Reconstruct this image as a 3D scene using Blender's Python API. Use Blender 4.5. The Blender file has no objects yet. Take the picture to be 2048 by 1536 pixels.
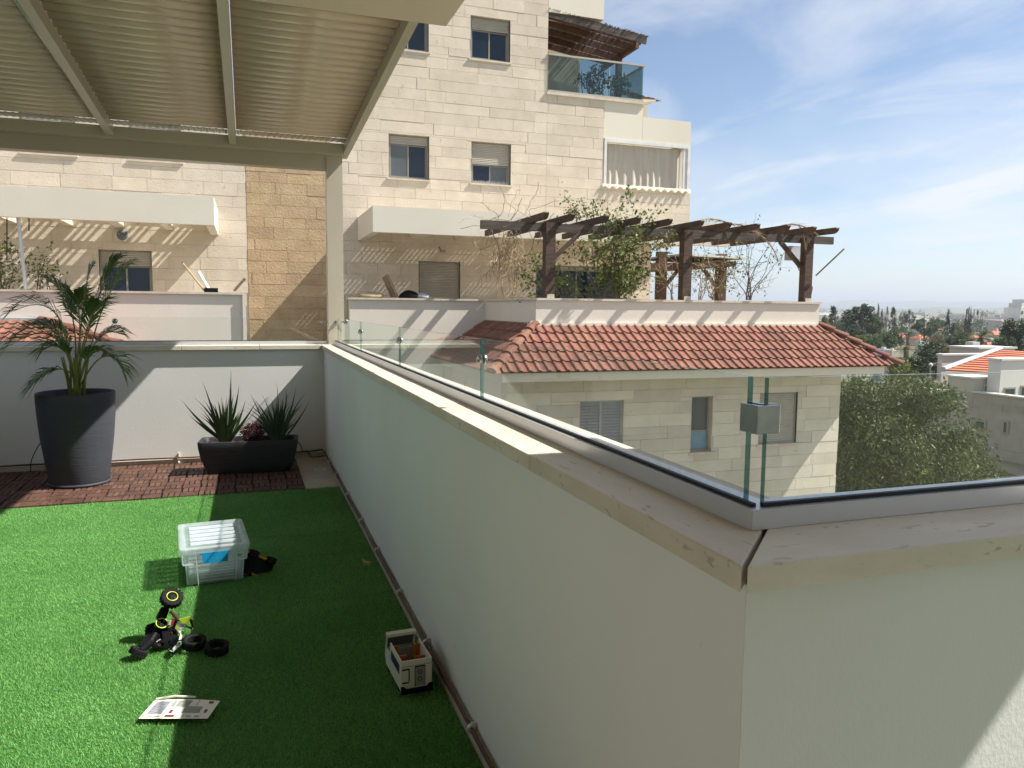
import bpy, bmesh, math, random
import numpy as np
from mathutils import Vector, Matrix, Euler
R = math.radians
random.seed(7); rng = np.random.default_rng(7)
scn = bpy.context.scene
COL = scn.collection

# ------------------------------------------------------------------ camera
H = 1.6; FPX = 1535.0
yaw, pit, rol = R(19.07), R(-5.63), R(0.572)
FW = Vector((math.sin(yaw)*math.cos(pit), math.cos(yaw)*math.cos(pit), math.sin(pit)))
r_ = Vector((math.cos(yaw), -math.sin(yaw), 0)); u_ = r_.cross(FW)
RT = r_*math.cos(rol)+u_*math.sin(rol); UP = u_*math.cos(rol)-r_*math.sin(rol)
CAMP = Vector((0, 0, H))
cd = bpy.data.cameras.new('camera'); cam = bpy.data.objects.new('camera', cd); COL.objects.link(cam)
M = Matrix((RT, UP, -FW)).transposed().to_4x4(); M.translation = CAMP
cam.matrix_world = M
cd.sensor_width = 36; cd.lens = 36*FPX/2048; cd.clip_start = 0.05; cd.clip_end = 60000
scn.camera = cam
scn.render.resolution_x = 1024; scn.render.resolution_y = 768

def at(x, y, ax, v):
    """survey helper: the world point seen at photo pixel x,y on the plane ax = v (or at distance v for ax D)"""
    d = FW+RT*((x-1024)/FPX)-UP*((y-768)/FPX)
    if ax == 'D': return CAMP+d*v
    i = 'XYZ'.index(ax); t = (v-CAMP[i])/d[i]
    return CAMP+d*t

# ------------------------------------------------------------------ world, sun, exposure
SUN = Vector((-1, .25, -1.16)).normalized()
w = bpy.data.worlds.new('World'); scn.world = w; w.use_nodes = True
nt = w.node_tree; nt.nodes.clear()
N = nt.nodes.new; L = nt.links.new
out = N('ShaderNodeOutputWorld'); bg = N('ShaderNodeBackground'); bg.inputs[1].default_value = .070
sky = N('ShaderNodeTexSky'); sky.sky_type = 'NISHITA'; sky.sun_disc = False
sky.sun_elevation = math.asin(-SUN.z); sky.sun_rotation = math.atan2(-SUN.x, -SUN.y)
sky.altitude = 60; sky.air_density = .85; sky.dust_density = .35; sky.ozone_density = 1.0
tc = N('ShaderNodeTexCoord'); sep = N('ShaderNodeSeparateXYZ'); L(tc.outputs['Generated'], sep.inputs[0])
def mth(op, a, b=None, c=None):
    n = N('ShaderNodeMath'); n.operation = op
    for i, v in enumerate((a, b, c)):
        if v is None: continue
        if isinstance(v, (int, float)): n.inputs[i].default_value = v
        else: L(v, n.inputs[i])
    return n.outputs[0]
zz = mth('ADD', mth('MAXIMUM', sep.outputs[2], 0.0), .12)
cx = mth('DIVIDE', sep.outputs[0], zz); cyy = mth('DIVIDE', sep.outputs[1], zz)
cmb = N('ShaderNodeCombineXYZ'); L(cx, cmb.inputs[0]); L(cyy, cmb.inputs[1])
mp = N('ShaderNodeMapping'); mp.inputs['Rotation'].default_value = (0, 0, R(52)); mp.inputs['Scale'].default_value = (1.25, .55, 1)
mp.inputs['Location'].default_value = (2.3, .7, 0)
L(cmb.outputs[0], mp.inputs[0])
n1 = N('ShaderNodeTexNoise'); n1.inputs['Scale'].default_value = 1.0; n1.inputs['Detail'].default_value = 9; n1.inputs['Roughness'].default_value = .60; n1.inputs['Distortion'].default_value = .9
L(mp.outputs[0], n1.inputs['Vector'])
n2 = N('ShaderNodeTexNoise'); n2.inputs['Scale'].default_value = .75; n2.inputs['Detail'].default_value = 5; n2.inputs['Distortion'].default_value = .3
L(cmb.outputs[0], n2.inputs['Vector'])
rp = N('ShaderNodeValToRGB'); rp.color_ramp.elements[0].position = .44; rp.color_ramp.elements[1].position = .64
L(n1.outputs[0], rp.inputs[0])
rp2 = N('ShaderNodeValToRGB'); rp2.color_ramp.elements[0].position = .40; rp2.color_ramp.elements[1].position = .60
L(n2.outputs[0], rp2.inputs[0])
cf = mth('ADD', mth('MULTIPLY', rp.outputs[0], mth('ADD', .46, mth('MULTIPLY', rp2.outputs[0], .28))), mth('MULTIPLY', rp2.outputs[0], .34))
cf = mth('MINIMUM', cf, .9)
mx = N('ShaderNodeMixRGB'); L(cf, mx.inputs[0]); L(sky.outputs[0], mx.inputs[1]); mx.inputs[2].default_value = (6.4, 6.6, 6.9, 1)
L(mx.outputs[0], bg.inputs[0]); L(bg.outputs[0], out.inputs[0])

sl = bpy.data.lights.new('sun', 'SUN'); sl.energy = 5.0; sl.angle = R(.53); sl.color = (1, .965, .91)
so = bpy.data.objects.new('sun', sl); COL.objects.link(so)
so.rotation_euler = SUN.to_track_quat('-Z', 'Y').to_euler(); so.location = (20, -5, 30)
scn.view_settings.view_transform = 'Standard'; scn.view_settings.look = 'None'
scn.view_settings.gamma = 1; scn.view_settings.use_curve_mapping = False
scn.view_settings.exposure = 1.1

# ------------------------------------------------------------------ materials
MATS = {}
def pm(name, col, col2=None, sc=4.0, rough=.7, bump=0.0, bsc=60.0, rnd=0.0, spec=.35, metal=0.0, det=5, stretch=(1, 1, 1), lo=.35, hi=.65, speck=None, obj=False, trans=0.0, sheen=0.0):
    """procedural principled material: two tones mixed by noise, per-piece value shift, fine bump, optional dark specks/veins"""
    m = bpy.data.materials.new(name); m.use_nodes = True; t = m.node_tree; n = t.nodes; l = t.links
    b = n['Principled BSDF']; b.inputs['Roughness'].default_value = rough; b.inputs['Metallic'].default_value = metal
    b.inputs['Specular IOR Level'].default_value = spec
    col2 = col2 or tuple(c*.86 for c in col)
    if obj:
        g = n.new('ShaderNodeTexCoord'); src = g.outputs['Object']
    else:
        g = n.new('ShaderNodeNewGeometry'); src = g.outputs['Position']
    mpp = n.new('ShaderNodeMapping'); mpp.inputs['Scale'].default_value = stretch; l.new(src, mpp.inputs[0])
    no = n.new('ShaderNodeTexNoise'); no.inputs['Scale'].default_value = sc; no.inputs['Detail'].default_value = det
    l.new(mpp.outputs[0], no.inputs['Vector'])
    cr = n.new('ShaderNodeValToRGB'); cr.color_ramp.elements[0].position = lo; cr.color_ramp.elements[1].position = hi
    cr.color_ramp.elements[0].color = (*col, 1); cr.color_ramp.elements[1].color = (*col2, 1)
    l.new(no.outputs[0], cr.inputs[0]); c = cr.outputs[0]
    if speck:
        (scol, ssc, thr, amt) = speck
        n3 = n.new('ShaderNodeTexNoise'); n3.inputs['Scale'].default_value = ssc; n3.inputs['Detail'].default_value = 7; n3.inputs['Distortion'].default_value = 1.2
        l.new(mpp.outputs[0], n3.inputs['Vector'])
        r3 = n.new('ShaderNodeValToRGB'); r3.color_ramp.elements[0].position = thr; r3.color_ramp.elements[1].position = thr+.05
        r3.color_ramp.elements[0].color = (0, 0, 0, 1); r3.color_ramp.elements[1].color = (amt,)*3+(1,)
        l.new(n3.outputs[0], r3.inputs[0])
        m3 = n.new('ShaderNodeMixRGB'); l.new(r3.outputs[0], m3.inputs[0]); l.new(c, m3.inputs[1]); m3.inputs[2].default_value = (*scol, 1); c = m3.outputs[0]
    if rnd:
        oi = n.new('ShaderNodeObjectInfo'); ge = n.new('ShaderNodeNewGeometry')
        ad = n.new('ShaderNodeMath'); ad.operation = 'ADD'; l.new(oi.outputs['Random'], ad.inputs[0]); l.new(ge.outputs['Random Per Island'], ad.inputs[1])
        fr = n.new('ShaderNodeMath'); fr.operation = 'FRACT'; l.new(ad.outputs[0], fr.inputs[0])
        mr = n.new('ShaderNodeMapRange'); mr.inputs[3].default_value = 1-rnd; mr.inputs[4].default_value = 1+rnd*.6; l.new(fr.outputs[0], mr.inputs[0])
        f2 = n.new('ShaderNodeMath'); f2.operation = 'MULTIPLY_ADD'; f2.inputs[1].default_value = 7.31; f2.inputs[2].default_value = .2; l.new(fr.outputs[0], f2.inputs[0])
        f3 = n.new('ShaderNodeMath'); f3.operation = 'FRACT'; l.new(f2.outputs[0], f3.inputs[0])
        mh = n.new('ShaderNodeMapRange'); mh.inputs[3].default_value = .5-rnd*.045; mh.inputs[4].default_value = .5+rnd*.03; l.new(f3.outputs[0], mh.inputs[0])
        hs = n.new('ShaderNodeHueSaturation'); l.new(mr.outputs[0], hs.inputs['Value']); l.new(mh.outputs[0], hs.inputs['Hue']); l.new(c, hs.inputs['Color']); c = hs.outputs[0]
    l.new(c, b.inputs['Base Color'])
    if bump:
        nb = n.new('ShaderNodeTexNoise'); nb.inputs['Scale'].default_value = bsc; nb.inputs['Detail'].default_value = 6; l.new(mpp.outputs[0], nb.inputs['Vector'])
        bp = n.new('ShaderNodeBump'); bp.inputs['Strength'].default_value = bump; bp.inputs['Distance'].default_value = .02; l.new(nb.outputs[0], bp.inputs['Height']); l.new(bp.outputs[0], b.inputs['Normal'])
    if trans:
        tr = n.new('ShaderNodeBsdfTranslucent'); l.new(c, tr.inputs[0]); ms = n.new('ShaderNodeMixShader'); ms.inputs[0].default_value = trans
        l.new(b.outputs[0], ms.inputs[1]); l.new(tr.outputs[0], ms.inputs[2]); l.new(ms.outputs[0], n['Material Output'].inputs[0])
    MATS[name] = m; return m

def glassy(name, tint, refl=1.0, rough=.0, haze=0.0, ior=1.5):
    """clear sheet glass: straight transmission plus fresnel reflection (a thin pane does not bend light visibly)"""
    m = bpy.data.materials.new(name); m.use_nodes = True; t = m.node_tree; n = t.nodes; l = t.links; n.remove(n['Principled BSDF'])
    tr = n.new('ShaderNodeBsdfTransparent'); tr.inputs[0].default_value = (*tint, 1)
    gl = n.new('ShaderNodeBsdfGlossy'); gl.inputs['Roughness'].default_value = rough; gl.inputs[0].default_value = (.9, 1, .95, 1)
    fr = n.new('ShaderNodeFresnel'); fr.inputs[0].default_value = ior
    ge0 = n.new('ShaderNodeNewGeometry'); sb0 = n.new('ShaderNodeMath'); sb0.operation = 'SUBTRACT'; sb0.inputs[0].default_value = 1.0; l.new(ge0.outputs['Backfacing'], sb0.inputs[1])
    cl0 = n.new('ShaderNodeMath'); cl0.operation = 'MULTIPLY'; cl0.inputs[1].default_value = refl; l.new(sb0.outputs[0], cl0.inputs[0])
    mu = n.new('ShaderNodeMath'); mu.operation = 'MULTIPLY'; l.new(fr.outputs[0], mu.inputs[0]); l.new(cl0.outputs[0], mu.inputs[1])
    mi = n.new('ShaderNodeMixShader'); l.new(mu.outputs[0], mi.inputs[0]); l.new(tr.outputs[0], mi.inputs[1]); l.new(gl.outputs[0], mi.inputs[2])
    o = mi.outputs[0]
    if haze:
        df = n.new('ShaderNodeBsdfDiffuse'); df.inputs[0].default_value = (.75, .77, .74, 1)
        g = n.new('ShaderNodeNewGeometry'); nz = n.new('ShaderNodeTexNoise'); nz.inputs['Scale'].default_value = 9; nz.inputs['Detail'].default_value = 8; l.new(g.outputs['Position'], nz.inputs['Vector'])
        mr = n.new('ShaderNodeMapRange'); mr.inputs[1].default_value = .4; mr.inputs[2].default_value = .8; mr.inputs[3].default_value = haze*.6; mr.inputs[4].default_value = haze*2; l.new(nz.outputs[0], mr.inputs[0])
        sx = n.new('ShaderNodeSeparateXYZ'); l.new(g.outputs['Position'], sx.inputs[0])          # dust gathered along the foot of the pane
        dz = n.new('ShaderNodeMapRange'); dz.inputs[1].default_value = 1.242; dz.inputs[2].default_value = 1.268; dz.inputs[3].default_value = .09 if name == 'rail_glass' else 0; dz.inputs[4].default_value = 0; l.new(sx.outputs[2], dz.inputs[0])
        n4 = n.new('ShaderNodeTexNoise'); n4.inputs['Scale'].default_value = 55; n4.inputs['Detail'].default_value = 6; l.new(g.outputs['Position'], n4.inputs['Vector'])
        r4_ = n.new('ShaderNodeMapRange'); r4_.inputs[1].default_value = .45; r4_.inputs[2].default_value = .75; l.new(n4.outputs[0], r4_.inputs[0])
        mm_ = n.new('ShaderNodeMath'); mm_.operation = 'MULTIPLY_ADD'; l.new(dz.outputs[0], mm_.inputs[0]); l.new(r4_.outputs[0], mm_.inputs[1]); l.new(mr.outputs[0], mm_.inputs[2]); mr = mm_
        m2 = n.new('ShaderNodeMixShader'); l.new(mr.outputs[0], m2.inputs[0]); l.new(o, m2.inputs[1]); l.new(df.outputs[0], m2.inputs[2]); o = m2.outputs[0]
    l.new(o, n['Material Output'].inputs[0]); MATS[name] = m; return m

def plastic(name, col, alpha, rough=.25):
    """milky translucent plastic"""
    m = bpy.data.materials.new(name); m.use_nodes = True; t = m.node_tree; n = t.nodes; l = t.links; b = n['Principled BSDF']
    b.inputs['Base Color'].default_value = (*col, 1); b.inputs['Roughness'].default_value = rough
    tr = n.new('ShaderNodeBsdfTransparent'); tr.inputs[0].default_value = (.86, .9, .9, 1)
    tl = n.new('ShaderNodeBsdfTranslucent'); tl.inputs[0].default_value = (*col, 1)
    m1 = n.new('ShaderNodeMixShader'); m1.inputs[0].default_value = .35; l.new(b.outputs[0], m1.inputs[1]); l.new(tl.outputs[0], m1.inputs[2])
    g = n.new('ShaderNodeNewGeometry'); nz = n.new('ShaderNodeTexNoise'); nz.inputs['Scale'].default_value = 14; l.new(g.outputs['Position'], nz.inputs['Vector'])
    mr = n.new('ShaderNodeMapRange'); mr.inputs[1].default_value = .3; mr.inputs[2].default_value = .7; mr.inputs[3].default_value = alpha-.06; mr.inputs[4].default_value = alpha+.06; l.new(nz.outputs[0], mr.inputs[0])
    m2 = n.new('ShaderNodeMixShader'); l.new(mr.outputs[0], m2.inputs[0]); l.new(tr.outputs[0], m2.inputs[1]); l.new(m1.outputs[0], m2.inputs[2])
    l.new(m2.outputs[0], n['Material Output'].inputs[0]); MATS[name] = m; return m

pm('plaster', (.755, .745, .71), (.685, .68, .64), sc=1.1, rough=.85, bump=.07, bsc=110, spec=.2, det=9, lo=.25, hi=.8, stretch=(1.1, 1.1, .7), speck=((.42, .40, .34), 16, .735, .45))
pm('coping', (.64, .57, .47), (.56, .49, .395), sc=7, rough=.55, bump=.15, bsc=90, rnd=.06, speck=((.30, .235, .165), 26, .63, .6), stretch=(1.6, .55, 1.6))
pm('coping_x', (.70, .635, .52), (.62, .555, .445), sc=7, rough=.55, bump=.15, bsc=90, rnd=.06, speck=((.30, .235, .165), 26, .63, .6), stretch=(.55, 1.6, 1.6))
pm('skirting', (.56, .49, .385), (.48, .42, .33), sc=9, rough=.5, rnd=.08, bump=.05)
pm('floor_tile', (.50, .44, .345), (.44, .38, .30), sc=6, rough=.45, rnd=.07)
pm('grout', (.30, .27, .22), rough=.9)
pm('alu', (.66, .665, .68), (.62, .625, .64), sc=2, rough=.38, spec=.5, metal=.55)
pm('steel', (.46, .46, .45), (.38, .38, .38), sc=30, rough=.28, metal=1.0)
pm('gasket', (.012, .012, .014), rough=.55)
pm('cream_paint', (.50, .445, .35), (.475, .42, .33), sc=1.2, rough=.32, spec=.5)
pm('louver_paint', (.67, .535, .43), (.64, .505, .405), sc=1.5, rough=.2, spec=.6, rnd=.04)
pm('white_sheet', (.42, .40, .34), rough=.5, trans=.4)
pm('slab_plaster', (.70, .585, .49), (.66, .55, .46), sc=.9, rough=.85, bump=.08, bsc=40, spec=.2)
pm('house_plaster', (.66, .645, .60), (.62, .60, .55), sc=.8, rough=.9, bump=.1)
pm('warm_stone', (.66, .60, .495), (.575, .515, .415), sc=2.6, rough=.85, bump=.25, bsc=28, rnd=.13, spec=.2, det=8, lo=.3, hi=.75, speck=((.36, .27, .17), 11, .68, .6))
pm('stone', (.69, .605, .49), (.585, .50, .39), sc=2.6, rough=.85, bump=.25, bsc=28, rnd=.075, spec=.2, det=8, lo=.25, hi=.75, speck=((.40, .31, .21), 9, .655, .55))
pm('tan_stone', (.52, .385, .235), (.44, .32, .19), sc=3, rough=.9, bump=.5, bsc=24, rnd=.12, spec=.15, det=8, speck=((.27, .18, .10), 10, .66, .6))
pm('mortar', (.58, .51, .42), rough=.95)
pm('tan_mortar', (.60, .50, .36), rough=.95)
pm('bldg_plaster', (.72, .67, .56), (.66, .61, .50), sc=.7, rough=.9, bump=.08, bsc=30, spec=.2, det=8, lo=.3, hi=.8)
pm('parapet_plaster', (.70, .635, .55), (.63, .57, .49), sc=.9, rough=.9, bump=.1, bsc=26, spec=.2, det=9, lo=.3, hi=.8, stretch=(1, 1, .45))
pm('bldg_coping', (.62, .55, .45), (.52, .46, .37), sc=5, rough=.7, rnd=.06)
pm('win_frame', (.30, .275, .225), rough=.4, spec=.4)
pm('shutter', (.42, .385, .32), (.38, .35, .29), sc=3, rough=.5)
pm('louvre_shutter', (.40, .40, .39), rough=.5)
pm('win_glass', (.010, .018, .034), (.018, .032, .055), sc=.6, rough=.04, spec=.42)
pm('win_glass_grey', (.12, .13, .135), (.09, .10, .105), sc=1.0, rough=.12, spec=.6)
pm('blue_film', (.22, .33, .42), rough=.3)
pm('dark_room', (.02, .02, .02), rough=.9)
pm('curtain', (.50, .46, .40), (.45, .41, .355), sc=2, rough=.9, stretch=(4, 1, .4))
pm('awning', (.80, .74, .58), rough=.8, trans=.25)
pm('white_frame', (.72, .72, .70), rough=.4)
pm('wood_dark', (.052, .03, .02), (.10, .062, .042), sc=6, rough=.7, bump=.3, bsc=30, stretch=(1, 1, 4), rnd=.2)
pm('wood_beam', (.105, .085, .070), (.055, .042, .034), sc=4, rough=.8, bump=.3, bsc=30, stretch=(.5, 4, 4))
pm('wood_brown', (.13, .062, .03), (.085, .04, .022), sc=5, rough=.7, bump=.2, rnd=.2)
pm('reed', (.26, .19, .115), (.16, .11, .065), sc=20, rough=.9, rnd=.35)
pm('roof_tile', (.245, .112, .076), (.18, .082, .057), sc=7, rough=.8, bump=.2, bsc=50, rnd=.24, spec=.2, det=7, speck=((.10, .055, .04), 5, .66, .55))
pm('tile_red', (.30, .12, .08), (.24, .095, .065), sc=5, rough=.85, rnd=.15)
pm('hip_mortar', (.40, .34, .27), rough=.95)
pm('turf', (.255, .53, .165), (.195, .44, .125), sc=2.2, rough=.5, rnd=.32, spec=.35, trans=.25, lo=.3, hi=.7)
pm('bounce_mat', (.105, .155, .10), (.09, .13, .085), sc=3, rough=.9)
pm('floor_mat', (.50, .45, .38), (.455, .41, .345), sc=3, rough=.9)
pm('turf_back', (.05, .16, .032), rough=.95)
pm('deck_wood', (.130, .068, .046), (.085, .044, .031), sc=7, rough=.6, bump=.25, bsc=40, rnd=.28)
pm('deck_base', (.02, .014, .012), rough=.9)
pm('pot', (.042, .045, .054), (.047, .050, .060), sc=6, rough=.6, bump=.16, bsc=16, stretch=(1, 1, 7), spec=.3, obj=True)
pm('planter', (.020, .021, .026), (.032, .033, .040), sc=6, rough=.55, bump=.3, bsc=14, stretch=(1, 1, 8), spec=.35, obj=True)
pm('bark_chips', (.14, .052, .032), (.06, .024, .018), sc=30, rough=.9, rnd=.5)
pm('palm_stem', (.26, .27, .06), (.16, .20, .05), sc=8, rough=.5)
pm('palm_leaf', (.075, .145, .032), (.11, .19, .042), sc=6, rough=.42, rnd=.3, trans=.3)
pm('iris_leaf', (.028, .060, .020), (.050, .085, .028), sc=8, rough=.4, rnd=.35, trans=.15)
pm('iris_leaf_pale', (.06, .10, .055), (.035, .07, .035), sc=8, rough=.4, rnd=.3, trans=.15)
pm('red_leaf', (.10, .012, .016), (.05, .008, .014), sc=12, rough=.45, rnd=.5, trans=.25)
pm('pipe_brown', (.10, .042, .030), rough=.5)
pm('cable_black', (.012, .012, .012), rough=.5)
pm('clip_white', (.62, .60, .55), rough=.5)
plastic('box_plastic', (.76, .83, .86), .38)
plastic('lid_plastic', (.80, .86, .89), .42)
plastic('rib_plastic', (.86, .90, .93), .6)
plastic('clear_plastic', (.70, .78, .84), .24, .15)
pm('blue_plastic', (.015, .27, .56), (.02, .32, .62), sc=20, rough=.18, spec=.6)
pm('green_sticker', (.06, .36, .05), rough=.5)
pm('rubber', (.011, .011, .012), (.018, .017, .017), sc=40, rough=.8, spec=.12, bump=.3, bsc=120, obj=True)
pm('black_plastic', (.007, .007, .008), rough=.5, spec=.1)
pm('lime', (.50, .62, .03), rough=.3, spec=.5)
pm('white_plastic', (.80, .80, .78), rough=.35, spec=.5)
pm('cream_plastic', (.74, .71, .60), rough=.4)
pm('bronze', (.10, .062, .036), rough=.35, metal=.6)
pm('red_plastic', (.50, .03, .035), rough=.35)
pm('yellow_plastic', (.62, .30, .01), (.55, .25, .01), sc=8, rough=.4)
pm('orange_plastic', (.46, .115, .012), rough=.45)
pm('navy_plastic', (.012, .018, .07), rough=.5)
pm('grey_plastic', (.32, .32, .30), rough=.5)
pm('paper', (.78, .75, .66), (.76, .73, .63), sc=4, rough=.7)
pm('print_grey', (.22, .24, .20), (.36, .37, .32), sc=90, rough=.7)
pm('print_dark', (.10, .10, .14), (.40, .40, .42), sc=60, rough=.7, lo=.3, hi=.7, stretch=(1, 6, 1))
pm('print_green', (.10, .20, .07), (.20, .26, .14), sc=120, rough=.7)
pm('print_red', (.22, .04, .03), (.12, .03, .025), sc=120, rough=.7)
pm('fawn', (.50, .36, .18), rough=.6)
def edge_mat():
    """polished glass edge: deep green, partly see-through"""
    m = bpy.data.materials.new('teal_edge'); m.use_nodes = True; n = m.node_tree.nodes; l = m.node_tree.links; b = n['Principled BSDF']
    b.inputs['Base Color'].default_value = (.015, .11, .11, 1); b.inputs['Roughness'].default_value = .12
    t = n.new('ShaderNodeBsdfTransparent'); t.inputs[0].default_value = (.55, .85, .80, 1); x = n.new('ShaderNodeMixShader'); x.inputs[0].default_value = .72
    l.new(t.outputs[0], x.inputs[1]); l.new(b.outputs[0], x.inputs[2]); l.new(x.outputs[0], n['Material Output'].inputs[0]); MATS['teal_edge'] = m
edge_mat()
glassy('rail_glass', (.972, .985, .972), refl=1.35, haze=.004)
glassy('balcony_glass', (.58, .67, .66), refl=1.1, haze=.012)
pm('vine_wood', (.22, .17, .12), (.15, .11, .075), sc=9, rough=.9)
pm('dry_twig', (.40, .31, .19), (.30, .22, .13), sc=9, rough=.9, rnd=.3)
pm('vine_leaf', (.10, .15, .03), (.16, .19, .045), sc=3, rough=.5, rnd=.45, trans=.35)
pm('dry_leaf', (.36, .25, .13), (.26, .18, .09), sc=6, rough=.8, rnd=.3, trans=.2)
pm('bush_leaf', (.03, .07, .03), (.05, .10, .04), sc=3, rough=.5, rnd=.5, trans=.2)
pm('olive_leaf', (.064, .098, .030), (.118, .135, .042), sc=.55, rough=.55, spec=.2, rnd=.6, trans=.25, lo=.3, hi=.7)
pm('dark_leaf', (.040, .066, .028), (.062, .086, .036), sc=.3, rough=.55, rnd=.5, trans=.15)
pm('mid_leaf', (.065, .105, .030), (.095, .125, .040), sc=.3, rough=.55, rnd=.5, trans=.2)
pm('dry_tree_leaf', (.20, .155, .07), (.15, .14, .06), sc=.3, rough=.6, rnd=.4, trans=.2)
pm('yellow_leaf', (.17, .19, .035), (.12, .15, .03), sc=.3, rough=.55, rnd=.4, trans=.25)
pm('cypress_leaf', (.020, .032, .018), (.030, .045, .022), sc=.4, rough=.6, rnd=.5)
pm('bark', (.17, .13, .095), (.11, .085, .065), sc=8, rough=.9, bump=.4)
pm('ground', (.16, .14, .09), (.085, .095, .045), sc=.02, rough=.95, det=8)
pm('hill', (.10, .12, .07), (.15, .14, .10), sc=.0016, rough=1.0, det=8)
pm('town_white', (.62, .60, .56), (.56, .54, .50), sc=.3, rough=.9, rnd=.1)
pm('town_beige', (.50, .44, .36), (.45, .40, .33), sc=.3, rough=.9, rnd=.1)
pm('town_grey', (.30, .34, .40), (.27, .31, .36), sc=.2, rough=.6)
pm('town_pink', (.58, .50, .46), (.52, .45, .41), sc=.5, rough=.9, stretch=(1, 1, .3))
pm('town_stone', (.36, .31, .26), (.31, .265, .225), sc=1.5, rough=.9, rnd=.14)
pm('town_roof', (.44, .15, .075), (.38, .125, .06), sc=.5, rough=.85, rnd=.12)
pm('flashing', (.38, .41, .45), rough=.5)
pm('asphalt', (.05, .05, .052), (.06, .06, .06), sc=2, rough=.9)

# ------------------------------------------------------------------ mesh helpers
class MB:
    def __init__(s): s.v = []; s.f = []; s.m = []
    def add(s, vs, fs, mi=0):
        o = len(s.v); s.v += [tuple(p) for p in vs]; s.f += [tuple(i+o for i in f) for f in fs]; s.m += [mi]*len(fs); return s
    def box(s, x0, x1, y0, y1, z0, z1, mi=0):
        return s.add([(x0,y0,z0),(x1,y0,z0),(x1,y1,z0),(x0,y1,z0),(x0,y0,z1),(x1,y0,z1),(x1,y1,z1),(x0,y1,z1)],
                     [(0,3,2,1),(4,5,6,7),(0,1,5,4),(1,2,6,5),(2,3,7,6),(3,0,4,7)], mi)
    def hexa(s, p, mi=0):
        return s.add(p, [(0,3,2,1),(4,5,6,7),(0,1,5,4),(1,2,6,5),(2,3,7,6),(3,0,4,7)], mi)
    def prism(s, pts, ax, a, b, mi=0):
        """polygon pts (2-D) extruded along axis ax from a to b"""
        def mk(p, c): return {'X': (c, p[0], p[1]), 'Y': (p[0], c, p[1]), 'Z': (p[0], p[1], c)}[ax]
        n = len(pts); vs = [mk(p, a) for p in pts]+[mk(p, b) for p in pts]
        fs = [tuple(range(n))[::-1], tuple(range(n, 2*n))]+[(i, (i+1) % n, n+(i+1) % n, n+i) for i in range(n)]
        return s.add(vs, fs, mi)
    def tube(s, pts, rad, n=8, mi=0, cap=True):
        pts = [Vector(p) for p in pts]; k = len(pts)
        rads = rad if isinstance(rad, (list, tuple)) else [rad]*k
        vs = []; prev = None
        for i, p in enumerate(pts):
            t = (pts[min(i+1, k-1)]-pts[max(i-1, 0)]).normalized()
            if prev is None:
                a = Vector((0, 0, 1)) if abs(t.z) < .9 else Vector((1, 0, 0)); u = t.cross(a).normalized()
            else:
                u = (prev-t*prev.dot(t)); u = u.normalized() if u.length > 1e-6 else t.orthogonal().normalized()
            prev = u; v = t.cross(u)
            for j in range(n):
                a = 2*math.pi*j/n; vs.append(p+(u*math.cos(a)+v*math.sin(a))*rads[i])
        fs = [(i*n+j, i*n+(j+1) % n, (i+1)*n+(j+1) % n, (i+1)*n+j) for i in range(k-1) for j in range(n)]
        if cap: fs += [tuple(range(n))[::-1], tuple(range((k-1)*n, k*n))]
        return s.add(vs, fs, mi)
    def bar(s, a, b, wd, ht, up=(0, 0, 1), mi=0):
        """rectangular bar from a to b (centre line)"""
        a = Vector(a); b = Vector(b); t = (b-a).normalized(); u = t.cross(Vector(up)).normalized(); v = u.cross(t)
        u *= wd/2; v *= ht/2
        return s.hexa([a-u-v, a+u-v, b+u-v, b-u-v, a-u+v, a+u+v, b+u+v, b-u+v], mi)
    def lathe(s, prof, c=(0, 0, 0), n=32, mi=0, mat=None):
        vs = []; k = len(prof)
        for (r, z) in prof:
            for j in range(n):
                a = 2*math.pi*j/n; p = Vector((r*math.cos(a), r*math.sin(a), z))
                if mat: p = mat @ p
                vs.append(p+Vector(c))
        fs = [(i*n+j, i*n+(j+1) % n, (i+1)*n+(j+1) % n, (i+1)*n+j) for i in range(k-1) for j in range(n)]
        return s.add(vs, fs, mi)
    def build(s, name, mat, parent=None, smooth=False, label=None):
        me = bpy.data.meshes.new(name); me.from_pydata(s.v, [], s.f); 
        mats = mat if isinstance(mat, (list, tuple)) else [mat]
        for mm in mats: me.materials.append(MATS[mm])
        if len(mats) > 1: me.polygons.foreach_set('material_index', s.m)
        if smooth: me.polygons.foreach_set('use_smooth', [True]*len(s.f))
        bm = bmesh.new(); bm.from_mesh(me); bmesh.ops.recalc_face_normals(bm, faces=bm.faces); bm.to_mesh(me); bm.free()
        return obj(name, me, parent, label)

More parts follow.
